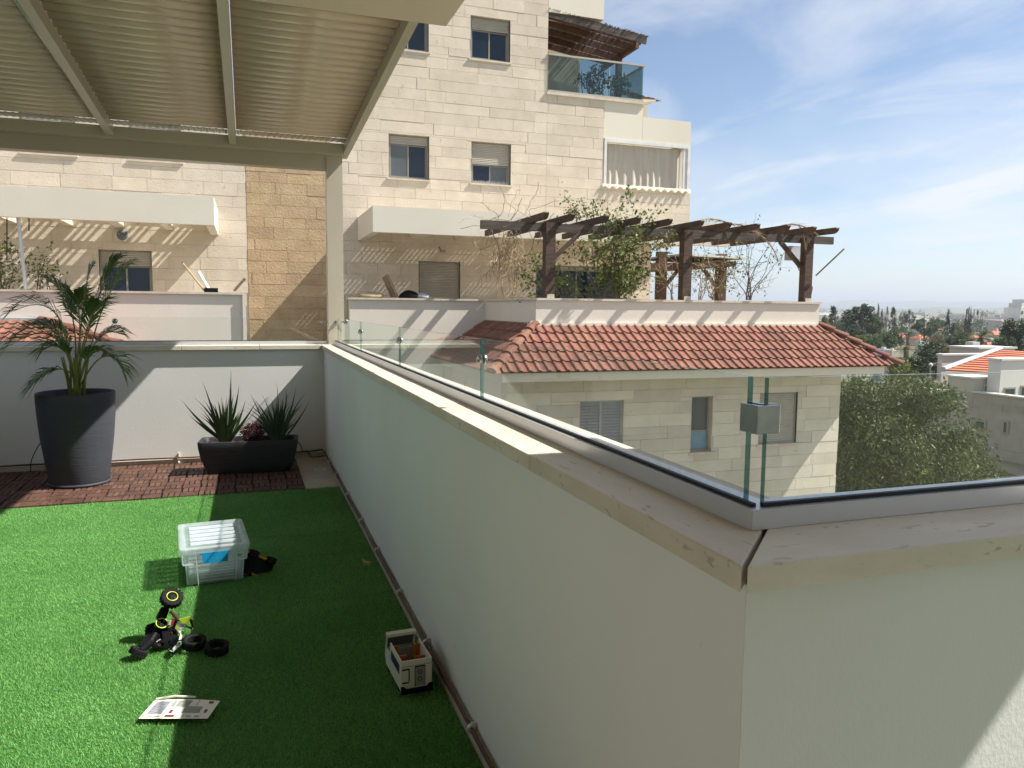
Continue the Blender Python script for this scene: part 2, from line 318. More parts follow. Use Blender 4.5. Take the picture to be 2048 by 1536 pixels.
def obj(name, me, parent=None, label=None):
    o = bpy.data.objects.new(name, me); COL.objects.link(o)
    if parent is not None:
        o.parent = parent
        if parent.type == 'EMPTY' and not parent.get('_l'): o.location = -parent.location
    if label: o['label'] = label
    return o
def tag(o, label, cat, group=None):
    o['label'] = label; o['category'] = cat
    if group: o['group'] = group
    return o
def kind(o, k): o['kind'] = k; return o
LOCALS = []
def thing(name, label, cat, loc=(0, 0, 0), group=None, local=False, rot=None):
    o = bpy.data.objects.new(name, None); COL.objects.link(o); o.location = loc; o.empty_display_size = .1
    if rot is not None: o.rotation_euler = rot
    if local: o['_l'] = 1; LOCALS.append(o)
    return tag(o, label, cat, group)
def big_mesh(name, V, F, mat, parent=None):
    """numpy mesh: V (n,3), F (m,k) of one polygon size"""
    V = np.asarray(V, np.float32); F = np.asarray(F, np.int32); me = bpy.data.meshes.new(name)
    me.vertices.add(len(V)); me.vertices.foreach_set('co', V.ravel())
    k = F.shape[1]; me.loops.add(F.size); me.loops.foreach_set('vertex_index', F.ravel())
    me.polygons.add(len(F)); me.polygons.foreach_set('loop_start', np.arange(0, F.size, k, dtype=np.int32))
    me.update(calc_edges=True); me.validate(clean_customdata=False)
    me.materials.append(MATS[mat]); return obj(name, me, parent)
def minus(rects, holes):
    for (a0, a1, b0, b1) in holes:
        o = []
        for (x0, x1, z0, z1) in rects:
            if a1 <= x0 or a0 >= x1 or b1 <= z0 or b0 >= z1: o.append((x0, x1, z0, z1)); continue
            if z0 < b0: o.append((x0, x1, z0, b0))
            if b1 < z1: o.append((x0, x1, b1, z1))
            m0, m1 = max(z0, b0), min(z1, b1)
            if x0 < a0: o.append((x0, a0, m0, m1))
            if a1 < x1: o.append((a1, x1, m0, m1))
        rects = o
    return rects
def unit_box(name, mat):
    b = MB().box(0, 1, 0, 1, 0, 1); me = bpy.data.meshes.new(name); me.from_pydata(b.v, [], b.f); me.materials.append(MATS[mat]); return me
def quad_cloud(C, D, Up, ln, wd):
    """leaf quads (rhombus): centres C, length axis D, width axis Up"""
    n = len(C); V = np.empty((n, 4, 3), np.float32)
    V[:, 0] = C; V[:, 1] = C+D*(ln*.45)[:, None]+Up*(wd*.5)[:, None]; V[:, 2] = C+D*ln[:, None]; V[:, 3] = C+D*(ln*.45)[:, None]-Up*(wd*.5)[:, None]
    return V.reshape(-1, 3), np.arange(4*n).reshape(n, 4)
def rdir(n):
    v = rng.normal(size=(n, 3)); return v/np.linalg.norm(v, axis=1)[:, None]

# ================================================================== GROUND AND FAR LAND
g = MB(); rr = [0, 30, 120, 400, 1500, 5000, 16000]; ns = 48
vs = [(0, 0, -9.5)]+[(r*math.cos(2*math.pi*j/ns), r*math.sin(2*math.pi*j/ns), -9.5) for r in rr[1:] for j in range(ns)]
fs = [(0, 1+j, 1+(j+1) % ns) for j in range(ns)]+[(1+i*ns+j, 1+(i+1)*ns+j, 1+(i+1)*ns+(j+1) % ns, 1+i*ns+(j+1) % ns) for i in range(len(rr)-2) for j in range(ns)]
g.add(vs, fs); kind(g.build('ground', 'ground'), 'structure')
def ridge(dist, prof, depth, seed):
    """a hill range seen across the plain: prof = height by bearing in degrees east of the terrace axis"""
    rs = random.Random(seed); b = MB(); n = 160; rows = [(0, 0), (.35, .55), (.7, .92), (1, 1), (1.5, .7), (2.2, 0)]
    ph = [rs.uniform(0, 6.28) for _ in range(6)]
    for (u, hh) in rows:
        for i in range(n):
            a = R(-70+i*(190/(n-1))); deg = math.degrees(a)
            h = prof(deg)*(1+.10*math.sin(deg*1.7+ph[0])+.06*math.sin(deg*4.1+ph[1])+.035*math.sin(deg*9.7+ph[2]+u*3)+.02*math.sin(deg*23+ph[3]))
            d = dist+depth*u
            b.v.append((d*math.sin(a), d*math.cos(a), -9.6+hh*h))
    for r0 in range(len(rows)-1):
        for i in range(n-1): b.f.append((r0*n+i, r0*n+i+1, (r0+1)*n+i+1, (r0+1)*n+i)); b.m.append(0)
    return kind(b.build('hills', 'hill', smooth=True), 'structure')
ridge(3600, lambda d: 34+8*math.sin(d*.13), 700, 3)
ridge(8200, lambda d: 100+34*math.sin((d-20)*.06), 1500, 5)

# ================================================================== TERRACE: floor, walls, copings
me_t = unit_box('floor_tile', 'floor_tile')
fl = MB(); fl.box(-3.3, .79, -3.5, 8.30, -.30, -.012); fl.box(.79, 5.2, -3.5, 1.05, -.30, -.012)
flo = kind(fl.build('terrace_floor', 'grout'), 'structure')
for ix in range(3):                      # bare tiles in the corner by the drain (turf and decking cover the rest)
    for iy in range(3):
        if ix: continue
        o = obj('floor_tile', me_t, flo); o.location = (.459, 6.78+iy*.49, -.012); o.scale = (.286, .486, .0125)
body = MB(); body.box(-3.3, 1.0, -3.5, 8.45, -9.6, -.302); body.box(1.0, 5.2, -3.5, 1.26, -9.6, -.302)
hb = thing('terrace_house', 'pale plastered house body carrying the roof terrace', 'house', (0, 0, -9.5))
body.build('lower_storeys', 'house_plaster', hb)
MB().box(-3.6, 5.2, -12, -3.802, -9.6, 6.4).build('unseen_storey', 'house_plaster', hb)  # unseen storey added to block the sky from reflecting in windows opposite
hw = MB(); hw.box(-3.6, -3.3, -3.5, 2.2, -9.6, 3.34); hw.box(-3.6, -3.3, 2.2, 8.45, -9.6, 1.15); hw.box(-3.3, 5.2, -3.8, -3.5, -9.6, 3.34)  # unseen walls; the left one drops low to let skylight onto the side wall
hw.build('wall', 'house_plaster', hb)

def add_skirting(par, ax, fixed, a, b, ln, thick):
    x = a; i = 0
    while x < b-.02:
        e = min(x+ln, b); m = MB()
        if ax == 'Y': m.box(fixed-thick, fixed, x+.002, e-.002, 0, .062)
        else: m.box(x+.002, e-.002, fixed-thick, fixed, 0, .062)
        m.build('skirting_tile', 'skirting', par); x = e
# side wall
sw = thing('parapet_wall', 'long pale green terrace wall running beside the turf, with stone coping', 'wall', (.88, 4.6, 0))
MB().prism([(.76, 1.0202), (1.02, 1.2802), (1.02, 8.27), (.76, 8.27)], 'Z', 0, 1.155).build('wall_body', 'plaster', sw)
ys = [1.0, 1.95, 3.10, 4.05, 5.2, 6.15, 7.25, 8.2]
for i in range(len(ys)-1):
    a, b = ys[i], ys[i+1]
    if i == 0: pts = [(.727, .990), (1.06, 1.325), (1.06, b-.002), (.727, b-.002)]
    elif i == len(ys)-2: pts = [(.727, a+.002), (1.06, a+.002), (1.06, 8.557), (.735, 8.236)]
    else: pts = [(.727, a+.002), (1.06, a+.002), (1.06, b-.002), (.727, b-.002)]
    o = MB().prism(pts, 'Z', 1.1555, 1.2-(i % 2)*.0008).build('coping_slab', 'coping', sw)
    bv = o.modifiers.new('b', 'BEVEL'); bv.width = .003; bv.segments = 2; bv.limit_method = 'ANGLE'
add_skirting(sw, 'Y', .759, 1.02, 8.2, .48, .012)
# front wall
fw_ = thing('parapet_wall', 'short pale green terrace wall facing out to the town, crossing in front of the viewer', 'wall', (3, 1.15, 0))
MB().prism([(.7602, 1.02), (5.2, 1.02), (5.2, 1.28), (1.0202, 1.28)], 'Z', 0, 1.155).build('wall_body', 'plaster', fw_)
fx = [.73, 2.05, 3.3, 4.4, 5.2]
for i in range(4):
    a, b = fx[i], fx[i+1]
    pts = [(.7345, .985), (b-.002, .985), (b-.002, 1.325), (1.070, 1.325)] if i == 0 else [(a+.002, .985), (b-.002, .985), (b-.002, 1.325), (a+.002, 1.325)]
    o = MB().prism(pts, 'Z', 1.1555, 1.2005-(i % 2)*.001).build('coping_slab', 'coping_x', fw_)
    bv = o.modifiers.new('b', 'BEVEL'); bv.width = .003; bv.segments = 2; bv.limit_method = 'ANGLE'
# back wall
bw = thing('parapet_wall', 'pale end wall of the terrace behind the two planters', 'wall', (-1.2, 8.4, 0))
MB().box(-3.3, 1.02, 8.2705, 8.53, 0, 1.155).build('wall_body', 'plaster', bw)
bx = [-3.3, -2.4, -1.5, -.62, .12, .727]
for i in range(5):
    a, b = bx[i], bx[i+1]
    pts = [(a+.002, 8.232), (.729, 8.232), (1.05, 8.557), (a+.002, 8.557)] if i == 4 else [(a+.002, 8.232), (b-.002, 8.232), (b-.002, 8.557), (a+.002, 8.557)]
    o = MB().prism(pts, 'Z', 1.1555, 1.1995-(i % 2)*.0008).build('coping_slab', 'coping_x', bw)
    bv = o.modifiers.new('b', 'BEVEL'); bv.width = .003; bv.segments = 2; bv.limit_method = 'ANGLE'
add_skirting(bw, 'X', 8.2695, -3.3, .745, .48, .012)

# ------------------------------------------------------------------ glass balustrades
def pane(par, x0, x1, y0, y1, z0, z1):
    m = MB(); m.box(x0, x1, y0, y1, z0, z1)
    thinx = (x1-x0) < (y1-y0)
    # faces: 0 bottom 1 top 2 -y 3 +x 4 +y 5 -x ; rim faces get the green edge
    for k in range(6):
        rim = k in (0, 1) or (thinx and k in (2, 4)) or (not thinx and k in (3, 5))
        m.m[k] = 1 if rim else 0
    return m.build('glass_pane', ['rail_glass', 'teal_edge'], par)
gs = thing('glass_balustrade', 'frameless glass balustrade of four panes along the long side coping', 'balustrade', (.89, 4.6, 1.2))
MB().box(.862, .930, 1.149, 8.29, 1.2005, 1.238).build('base_rail', 'alu', gs)
MB().box(.874, .884, 1.168, 8.28, 1.2382, 1.2455).build('gasket', 'gasket', gs)
JY = [1.208, 2.945, 4.70, 6.41, 8.10]
for i in range(4):
    pane(gs, .885, .897, JY[i]+(.0 if i == 0 else .006), JY[i+1]-.006, 1.222, 1.4775)
def round_clamp(par, c, ax, r=.019):
    """pair of domed steel discs gripping a glass joint"""
    for sgn in (-1, 1):
        m = MB(); prof = [(.0, .016), (r*.5, .015), (r*.85, .0105), (r, .004), (r, 0.0)]
        mt = Matrix.Rotation(R(90)*sgn, 4, 'Y') if ax == 'X' else Matrix.Rotation(R(-90)*sgn, 4, 'X')
        off = Vector((.0061*sgn, 0, 0)) if ax == 'X' else Vector((0, .0061*sgn, 0))
        m.lathe(prof, Vector(c)+off, 20, mat=mt); m.build('clamp', 'steel', par, smooth=True)
for y in JY[1:4]: round_clamp(gs, (.891, y, 1.395), 'X', .021)
gf = thing('glass_balustrade', 'frameless glass balustrade on the front coping in front of the leafy tree', 'balustrade', (3, 1.18, 1.2))
MB().box(.9305, 5.2, 1.1495, 1.217, 1.2015, 1.2385).box(.8625, .930, 1.1475, 1.1489, 1.2015, 1.2385).build('base_rail', 'alu', gf)
MB().box(.896, 5.2, 1.1615, 1.1715, 1.2387, 1.246).build('gasket', 'gasket', gf)
pane(gf, .905, 2.75, 1.1725, 1.1845, 1.224, 1.4775); pane(gf, 2.762, 4.6, 1.1725, 1.1845, 1.224, 1.4775)
round_clamp(gf, (2.756, 1.1785, 1.395), 'Y', .021)
# square corner clamp: inner L plate and outer L plate
cc = thing('corner_clamp', 'square brushed steel clamp joining the two glass sheets at the corner', 'clamp', (.88, 1.17, 1.40))
def lplate(x, y, d, sx, t, z0, z1, mi):
    m = MB(); m.prism([(x, y), (x+d, y), (x+d, y+t), (x+t, y+t), (x+t, y+d), (x, y+d)], 'Z', z0, z1); return m
o = lplate(.873, 1.161, .052, 1, .011, 1.375, 1.428, 0).build('inner_plate', 'steel', cc)
bv = o.modifiers.new('b', 'BEVEL'); bv.width = .002; bv.segments = 2
o = lplate(.898, 1.186, .04, 1, .010, 1.375, 1.428, 0).build('outer_plate', 'steel', cc)
gb = thing('glass_balustrade', 'frameless glass balustrade on the back coping behind the palm', 'balustrade', (-1.2, 8.4, 1.2))
MB().box(-3.3, .80, 8.372, 8.430, 1.2, 1.238).build('base_rail', 'alu', gb)
MB().box(-3.3, .79, 8.384, 8.394, 1.2382, 1.245).build('gasket', 'gasket', gb)
xj = at(230, 650, 'Y', 8.4).x
pane(gb, -3.2, xj-.006, 8.395, 8.407, 1.222, 1.4775); pane(gb, xj+.006, .765, 8.395, 8.407, 1.222, 1.4775)
round_clamp(gb, (xj, 8.401, 1.437), 'Y', .026)

# ------------------------------------------------------------------ pergola over the terrace
pg = thing('louvre_pergola', 'cream aluminium louvred pergola roof over the terrace with one corner post', 'pergola', (.9, 8.4, 1.2))
MB().box(.818, .980, 8.315, 8.475, 1.2015, 3.165).build('post', 'cream_paint', pg)
pc = MB()
for (sx, z) in ((.765, 1.437), (1.01, 1.437)):
    pc.lathe([(.0, .01), (.018, .01), (.024, .004), (.024, -.004), (.018, -.01), (0, -.01)], (sx, 8.40, z), 16, mat=Matrix.Rotation(R(90), 4, 'X'))
pc.box(.79, .818, 8.392, 8.41, 1.43, 1.444).box(.98, 1.0, 8.392, 8.41, 1.43, 1.444)
pc.build('glass_bracket', 'steel', pg)
kb = MB(); kb.lathe([(.0, -.05), (.012, -.05), (.012, -.015), (.02, -.012), (.02, 0)], (.90, 8.315, 1.435), 14, mat=Matrix.Rotation(R(-90), 4, 'X')); kb.build('knob', 'steel', pg)
SL = .053
def zb(y): return 3.165+SL*(8.35-y)
MB().box(-3.3, .817, 8.33, 8.46, 3.014, 3.164).build('front_beam', 'cream_paint', pg)
MB().box(-3.3, .984, 8.20, 8.328, 3.155, 3.26).build('gutter_beam', 'cream_paint', pg)
Y0 = 4.78
def rafter(x0, x1, dz=.15, y1=8.20):
    m = MB(); a, b = zb(Y0), zb(y1)
    m.hexa([(x0, Y0, a), (x1, Y0, a), (x1, y1, b), (x0, y1, b), (x0, Y0, a+dz), (x1, Y0, a+dz), (x1, y1, b+dz), (x0, y1, b+dz)])
    return m
for x in (-.09, -1.17, -2.25): rafter(x-.032, x+.032).build('rafter', 'cream_paint', pg)
rafter(.986, 1.046, .165, 8.46).build('rafter', 'cream_paint', pg)
rafter(-3.30, -3.25).build('rafter', 'cream_paint', pg)
# striped translucent gutter sheet just behind the front beam
m = MB(); st = .028; x = -3.24; k = 0
while x < .97:
    z = zb(8.13)+.095
    m.box(x, x+st*.9, 8.035, 8.198, z+.004*(k % 2), z+.006+.004*(k % 2)); x += st; k += 1
kind(m.build('gutter_sheet', 'white_sheet', pg), 'stuff')
# louvre blades
PITCH = .132
prof = [(0, .012), (.012, -.004), (.035, -.014), (.062, -.017), (.090, -.012), (.112, .0), (.128, .012), (.142, .014), (.142, .024), (.122, .026), (.075, .012), (.02, .022)]
def blade_mesh(ln):
    m = MB(); m.prism(prof, 'X', 0, ln); me = bpy.data.meshes.new('louvre'); me.from_pydata(m.v, [], m.f); me.materials.append(MATS['louver_paint'])
    for p in me.polygons: p.use_smooth = len(p.vertices) == 4
    bm = bmesh.new(); bm.from_mesh(me); bmesh.ops.recalc_face_normals(bm, faces=bm.faces); bm.to_mesh(me); bm.free(); return me
bays = [(-.056, .984), (-1.136, -.124), (-2.216, -1.204), (-3.249, -2.284)]
BL = [blade_mesh(b-a-.006) for a, b in bays]
nb = int((8.03-Y0)/PITCH)
for k in range(nb+1):
    y = 8.03-PITCH*(k+1)
    if y < Y0: continue
    for (a, b), me in zip(bays, BL):
        o = obj('louvre', me, pg); o.location = Vector((a+.003, y, zb(y)+.105))-pg.location; o.rotation_euler = (-math.atan(SL)-R(1.5), 0, 0)
# round LED rail / closing rod under the second rafter
p0 = at(132, 142, 'X', -1.235); p1 = at(28, -8, 'X', -1.235)
m = MB(); m.tube([p0, p1], .016, 10); m.build('actuator_rod', 'alu', pg, smooth=True)
q = (p0-p1).normalized(); m = MB(); m.tube([p0, p0+q*.055], .012, 8); m.build('rod_end', 'gasket', pg)
# concrete slab roof of the house above the viewer, plus unseen boards added for shade
hs_ = thing('roof_slab', 'thick cream plaster roof slab overhead at the near end of the louvres', 'roof slab', (0, 1, 3.35))
MB().box(-3.6, 1.22, -3.8, 4.86, 3.35, 3.62).build('slab', 'slab_plaster', hs_)
for a, b in ((2.56, 2.874), (2.884, 3.302), (3.318, 3.52)):     # unseen boards added to shade near copings, strip and gaps cut to admit sun
    MB().box(a, b, -3.8, 1.49, 3.352, 3.39).build('shade_board', 'slab_plaster', hs_)


# ------------------------------------------------------------------ turf, decking
kind(MB().box(-3.29, .745, 1.9, 6.80, .0005, .010).build('turf_backing', 'turf_back'), 'structure')
kind(MB().box(-3.29, .745, -3.4, 1.89, .0005, .010).build('bounce_floor', 'floor_mat'), 'structure')  # unseen beige floor added to bounce warm sunlight onto the side wall
kind(MB().box(.747, 5.1, -3.4, 1.0, .0005, .012).build('bounce_mat', 'bounce_mat'), 'structure')  # unseen sheet added, dull green to tint light bounced onto the front wall
def turf():
    P = []
    for (y0, y1, dens) in ((1.9, 4.0, 60000), (4.0, 5.6, 46000), (5.6, 6.86, 34000)):
        xl = {1.9: -1.25, 4.0: -1.65, 5.6: -2.0}[y0]
        n = int((.742-xl)*(y1-y0)*dens); P.append(np.stack([rng.uniform(xl, .742, n), rng.uniform(y0, y1, n)], 1))
    P = np.concatenate(P); x, y = P[:, 0], P[:, 1]
    edge = 6.815+.028*x+.012*np.sin(x*9)+.008*np.sin(x*31+1)
    P = P[y < edge]; x, y = P[:, 0], P[:, 1]; n = len(P)
    # nap direction drifts in broad sweeps, creases where the roll was folded
    f = np.sin(x*2.1+y*1.3)+.7*np.sin(y*4.7-x*1.9+1.3)+.5*np.sin(x*7+y*5.1)+.4*np.sin(y*11+x*2)
    ang = rng.uniform(0, 2*np.pi, n); tilt = rng.uniform(.1, .75, n)
    dx = np.cos(ang)*tilt+.28*f*.6; dy = np.sin(ang)*tilt-.18+.2*f*.5
    crease = np.exp(-((y-5.45+.10*x+.03*np.sin(x*6))/.035)**2)+.8*np.exp(-((y-4.95+.06*x)/.03)**2)+.6*np.exp(-((y-4.1-.05*x)/.03)**2)
    hgt = rng.uniform(.009, .0168, n)*(1-.45*np.clip(crease, 0, 1))
    B = np.stack([x, y, np.full(n, .008)], 1)
    a2 = rng.uniform(0, 2*np.pi, n); wv = np.stack([np.cos(a2), np.sin(a2), np.zeros(n)], 1)*rng.uniform(.0011, .0019, n)[:, None]
    T = B+np.stack([dx*hgt, dy*hgt, hgt], 1)
    V = np.empty((n, 3, 3), np.float32); V[:, 0] = B-wv; V[:, 1] = B+wv; V[:, 2] = T
    o = big_mesh('artificial_turf', V.reshape(-1, 3), np.arange(3*n).reshape(n, 3), 'turf')
    tag(kind(o, 'stuff'), 'bright green artificial turf covering the terrace floor', 'turf')
turf()
# wooden deck tiles: 4 squares of slats each, basket pattern
def deck_tile(sz=.29):
    m = MB(); q = sz/2; g_ = .010
    for i in range(2):
        for j in range(2):
            x0, y0 = i*q, j*q; nsl = 3; sw_ = (q-g_)/nsl
            for k in range(nsl):
                if (i+j) % 2: m.box(x0+g_/2, x0+q-g_/2, y0+g_/2+k*sw_, y0+g_/2+(k+1)*sw_-g_, .008, .022)
                else: m.box(x0+g_/2+k*sw_, x0+g_/2+(k+1)*sw_-g_, y0+g_/2, y0+q-g_/2, .008, .022)
    m.box(.002, sz-.002, .002, sz-.002, .001, .0078, 1)
    me = bpy.data.meshes.new('deck_tile'); me.from_pydata(m.v, [], m.f); me.materials.append(MATS['deck_wood']); me.materials.append(MATS['deck_base'])
    me.polygons.foreach_set('material_index', m.m); return me
dm = deck_tile()
dk = kind(MB().box(-3.28, .455, 6.70, 8.256, .0002, .0008).build('deck', 'deck_base'), 'structure')
for i in range(13):
    for j in range(6):
        x, y = .455-.29*(i+1), 8.25-.29*(j+1)
        if y < 6.75: continue
        o = obj('deck_tile', dm, dk); rt = (i*7+j*3) % 2
        o.rotation_euler = (0, 0, R(90)*rt); o.location = (x+(.29 if rt else 0), y, .001)
# floor drain
dr = thing('floor_drain', 'square grey metal floor drain in the bare tile corner', 'drain', (.64, 7.63, 0))
m = MB(); m.box(.595, .705, 7.57, 7.59, .0005, .006).box(.595, .705, 7.67, 7.69, .0005, .006).box(.595, .613, 7.59, 7.67, .0005, .006).box(.687, .705, 7.59, 7.67, .0005, .006); m.build('frame', 'alu', dr)
m = MB()
for k in range(5): m.box(.616+k*.015, .623+k*.015, 7.592, 7.668, .0005, .005)
m.build('grate', 'alu', dr)

# ------------------------------------------------------------------ irrigation pipes along the wall feet
ip = thing('irrigation_pipe', 'pair of brown pipes clipped along the foot of the long side wall', 'pipe', (.74, 4.5, .08))
for dx, dz, nm in ((.0, .084, 0), (.004, .071, 1)):
    pts = []
    for k in range(30):
        y = 1.3+k*(8.22-1.3)/29; pts.append((.7385+dx*.5+.0012*math.sin(k*1.9+nm*2), y, dz+.004*math.sin(k*1.1+nm*1.7)))
    MB().tube(pts, .0068, 8).build('pipe', 'pipe_brown', ip, smooth=True)
for y in (1.9, 2.55, 3.3, 3.95, 4.7, 5.4, 6.2, 7.0, 7.6):
    m = MB(); m.tube([(.7385, y-.007, .08), (.7385, y+.007, .08)], .017, 10); m.box(.738, .7595, y-.005, y+.005, .086, .102); m.build('clip', 'clip_white', ip)
ip2 = thing('irrigation_pipe', 'brown pipe running along the foot of the end wall behind the planters', 'pipe', (-1, 8.25, .08))
MB().tube([(-3.2+k*.2, 8.25+.001*math.sin(k), .078+.003*math.sin(k*1.3)) for k in range(20)]+[(.735, 8.25, .09)], .008, 8).build('pipe', 'pipe_brown', ip2, smooth=True)
m = MB(); c_ = at(358, 925, 'Y', 8.25); m.tube([(c_.x-.006, 8.25, c_.z), (c_.x+.008, 8.25, c_.z)], .016, 10); m.box(c_.x-.004, c_.x+.004, 8.25, 8.27, .085, .125); m.build('clip', 'clip_white', ip2)
def cable(pts, label, r=.0045):
    P = [Vector(p) for p in pts]; Q = []
    for i in range(len(P)-1):
        a = P[max(i-1, 0)]; b = P[i]; c = P[i+1]; d = P[min(i+2, len(P)-1)]
        for t in (0, .25, .5, .75):
            Q.append(.5*((2*b)+(c-a)*t+(2*a-5*b+4*c-d)*t*t+(3*b-a-3*c+d)*t**3))
    Q.append(P[-1]); o = MB().tube(Q, r, 7).build('drip_hose', 'cable_black', smooth=True); return tag(o, label, 'hose', 'drip hoses of the planters')
cable([at(62, 950, 'Y', 8.2), at(62, 925, 'Y', 8.2), at(72, 900, 'Y', 8.15), at(88, 875, 'Y', 8.0), at(98, 858, 'Y', 7.85)], 'thin black hose curving up behind the tall round pot')
cable([at(590, 880, 'Y', 7.85), at(600, 888, 'Y', 8.0), at(606, 902, 'Y', 8.15), at(615, 902, 'Y', 8.2), at(624, 914, 'Y', 8.24), at(650, 911, 'Y', 8.24)], 'thin black hose looping from the long trough planter to the corner')

# ------------------------------------------------------------------ tall pot with palm
pt = thing('plant_pot', 'tall round charcoal pot holding the palm', 'pot', (-1.43, 7.57, .022))
pt['_l'] = 1; LOCALS.append(pt)
prf = [(0, .02), (.232, .02), (.236, .03), (.262, .22), (.288, .42), (.303, .60), (.310, .74), (.311, .80), (.306, .812), (.292, .812), (.287, .80), (.284, .70), (0, .70)]
MB().lathe(prf, n=56).build('pot_body', 'pot', pt, smooth=True)
MB().lathe([(0, 0), (.238, 0), (.255, .012), (.252, .028), (.238, .028), (.235, .018), (0, .018)], n=48).build('saucer', 'pot', pt, smooth=True)
def chips(n, fn, z, s):
    m = MB()
    for i in range(n):
        x, y = fn(); r = s*random.uniform(.6, 1.3); a = random.uniform(0, 6.28); b = random.uniform(-.5, .5)
        e = Euler((b, random.uniform(-.5, .5), a)).to_matrix()
        P = [e @ Vector(p)+Vector((x, y, z+random.uniform(0, s*.7))) for p in ((-r, -r*.6, 0), (r, -r*.5, 0), (r*.8, r*.6, 0), (-r*.7, r*.5, 0), (0, 0, r*.7))]
        m.add(P, [(0, 1, 4), (1, 2, 4), (2, 3, 4), (3, 0, 4), (3, 2, 1, 0)])
    return m
def disc(r):
    def f():
        a = random.uniform(0, 6.28); q = r*math.sqrt(random.random()); return q*math.cos(a), q*math.sin(a)
    return f
kind(chips(420, disc(.277), .755, .014).build('bark_mulch', 'bark_chips', pt), 'stuff')
MB().lathe([(0, .757), (.283, .757)], n=32).build('soil', 'bark_chips', pt)
def bez(a, b, c, t): return a*(1-t)**2+b*2*t*(1-t)+c*t*t
palm = thing('palm_plant', 'areca palm with arching feathery fronds growing in the tall pot', 'palm', (-1.43, 7.57, .77))
base = Vector((-1.42, 7.57, .76))
def frond(px, yoff, w=1.0, ln=.17, start=.38, n=48, stemw=.009):
    """px: mid and tip as photo pixels, surveyed on the vertical plane Y = 7.57 + yoff"""
    c = at(*px[1], 'Y', 7.57+yoff); b = at(*px[0], 'Y', 7.57+yoff*.55); a = base+Vector((random.uniform(-.05, .05), random.uniform(-.05, .05), 0))
    pts = [bez(a, b, c, i/14) for i in range(15)]
    f = thing; m = MB(); m.tube(pts, [stemw*(1-.75*i/14) for i in range(15)], 6); V = []; 
    st = m.build('frond', ['palm_stem', 'palm_leaf'], None, smooth=False)
    bm = MB(); bm.v = m.v[:]; bm.f = m.f[:]; bm.m = [0]*len(m.f)
    bpy.data.objects.remove(st)
    for i in range(n):
        t = start+(1-start)*i/(n-1); p = bez(a, b, c, t); tg = (bez(a, b, c, min(t+.02, 1.0))-bez(a, b, c, t-.02)).normalized()
        side = tg.cross(Vector((0, 0, 1))); side = side.normalized() if side.length > .05 else Vector((1, 0, 0))
        s = 1 if i % 2 else -1; u = (t-start)/(1-start)
        L_ = ln*1.3*w*(.55+.9*math.sin(math.pi*min(.93, .12+u*.9)))*random.uniform(.85, 1.1)
        d = (tg*(.75+.5*u)+side*s*(.85-.35*u)+Vector((0, 0, random.uniform(-.05, .28)))).normalized()
        nv = d.cross(tg).normalized(); wd = d.cross(nv).normalized()*(.0075+.003*random.random())
        q0 = p; q1 = p+d*L_*.5+Vector((0, 0, .01)); q2 = p+d*L_-Vector((0, 0, L_*random.uniform(.18, .42)))
        o = len(bm.v)
        bm.v += [tuple(q0-wd*.35), tuple(q0+wd*.35), tuple(q1+wd), tuple(q1-wd), tuple(q2)]
        bm.f += [(o, o+1, o+2, o+3), (o+3, o+2, o+4)]; bm.m += [1, 1]
    me = bpy.data.meshes.new('frond'); me.from_pydata(bm.v, [], bm.f); me.materials.append(MATS['palm_stem']); me.materials.append(MATS['palm_leaf'])
    me.polygons.foreach_set('material_index', bm.m); obj('frond', me, palm)
FR = [(((190, 600), (255, 535)), .0, 1.25, .19, .45), (((196, 560), (232, 522)), -.08, 1.1, .16, .5), (((150, 560), (28, 622)), -.05, 1.15, .2, .42), (((140, 610), (22, 690)), -.15, 1.2, .2, .38),
      (((205, 660), (248, 742)), -.12, 1.0, .15, .5), (((150, 690), (58, 775)), -.2, 1.0, .16, .55), (((170, 590), (95, 560)), .12, 1.0, .17, .5), (((185, 640), (240, 668)), .08, .95, .15, .5),
      (((165, 600), (150, 590)), .2, 1.0, .17, .5), (((150, 640), (70, 650)), .16, 1.0, .17, .42), (((175, 620), (198, 610)), -.25, 1.05, .16, .5), (((145, 660), (88, 700)), -.28, 1.0, .16, .45),
      (((160, 690), (205, 700)), -.3, .9, .14, .5), (((170, 570), (178, 548)), .05, 1.1, .17, .55)]
for (px, yo, w_, l_, st_) in FR: frond(px, yo, w_, l_, st_)
m = MB()
for i in range(9):
    a = random.uniform(0, 6.28); q = Vector((.05*math.cos(a), .05*math.sin(a), 0))
    m.tube([base+q+Vector((0, 0, -.02)), base+q*1.4+Vector((0, 0, .18)), base+q*2.2+Vector((0, 0, .38))], [.012, .010, .006], 7)
m.build('stems', 'palm_stem', palm, smooth=True)

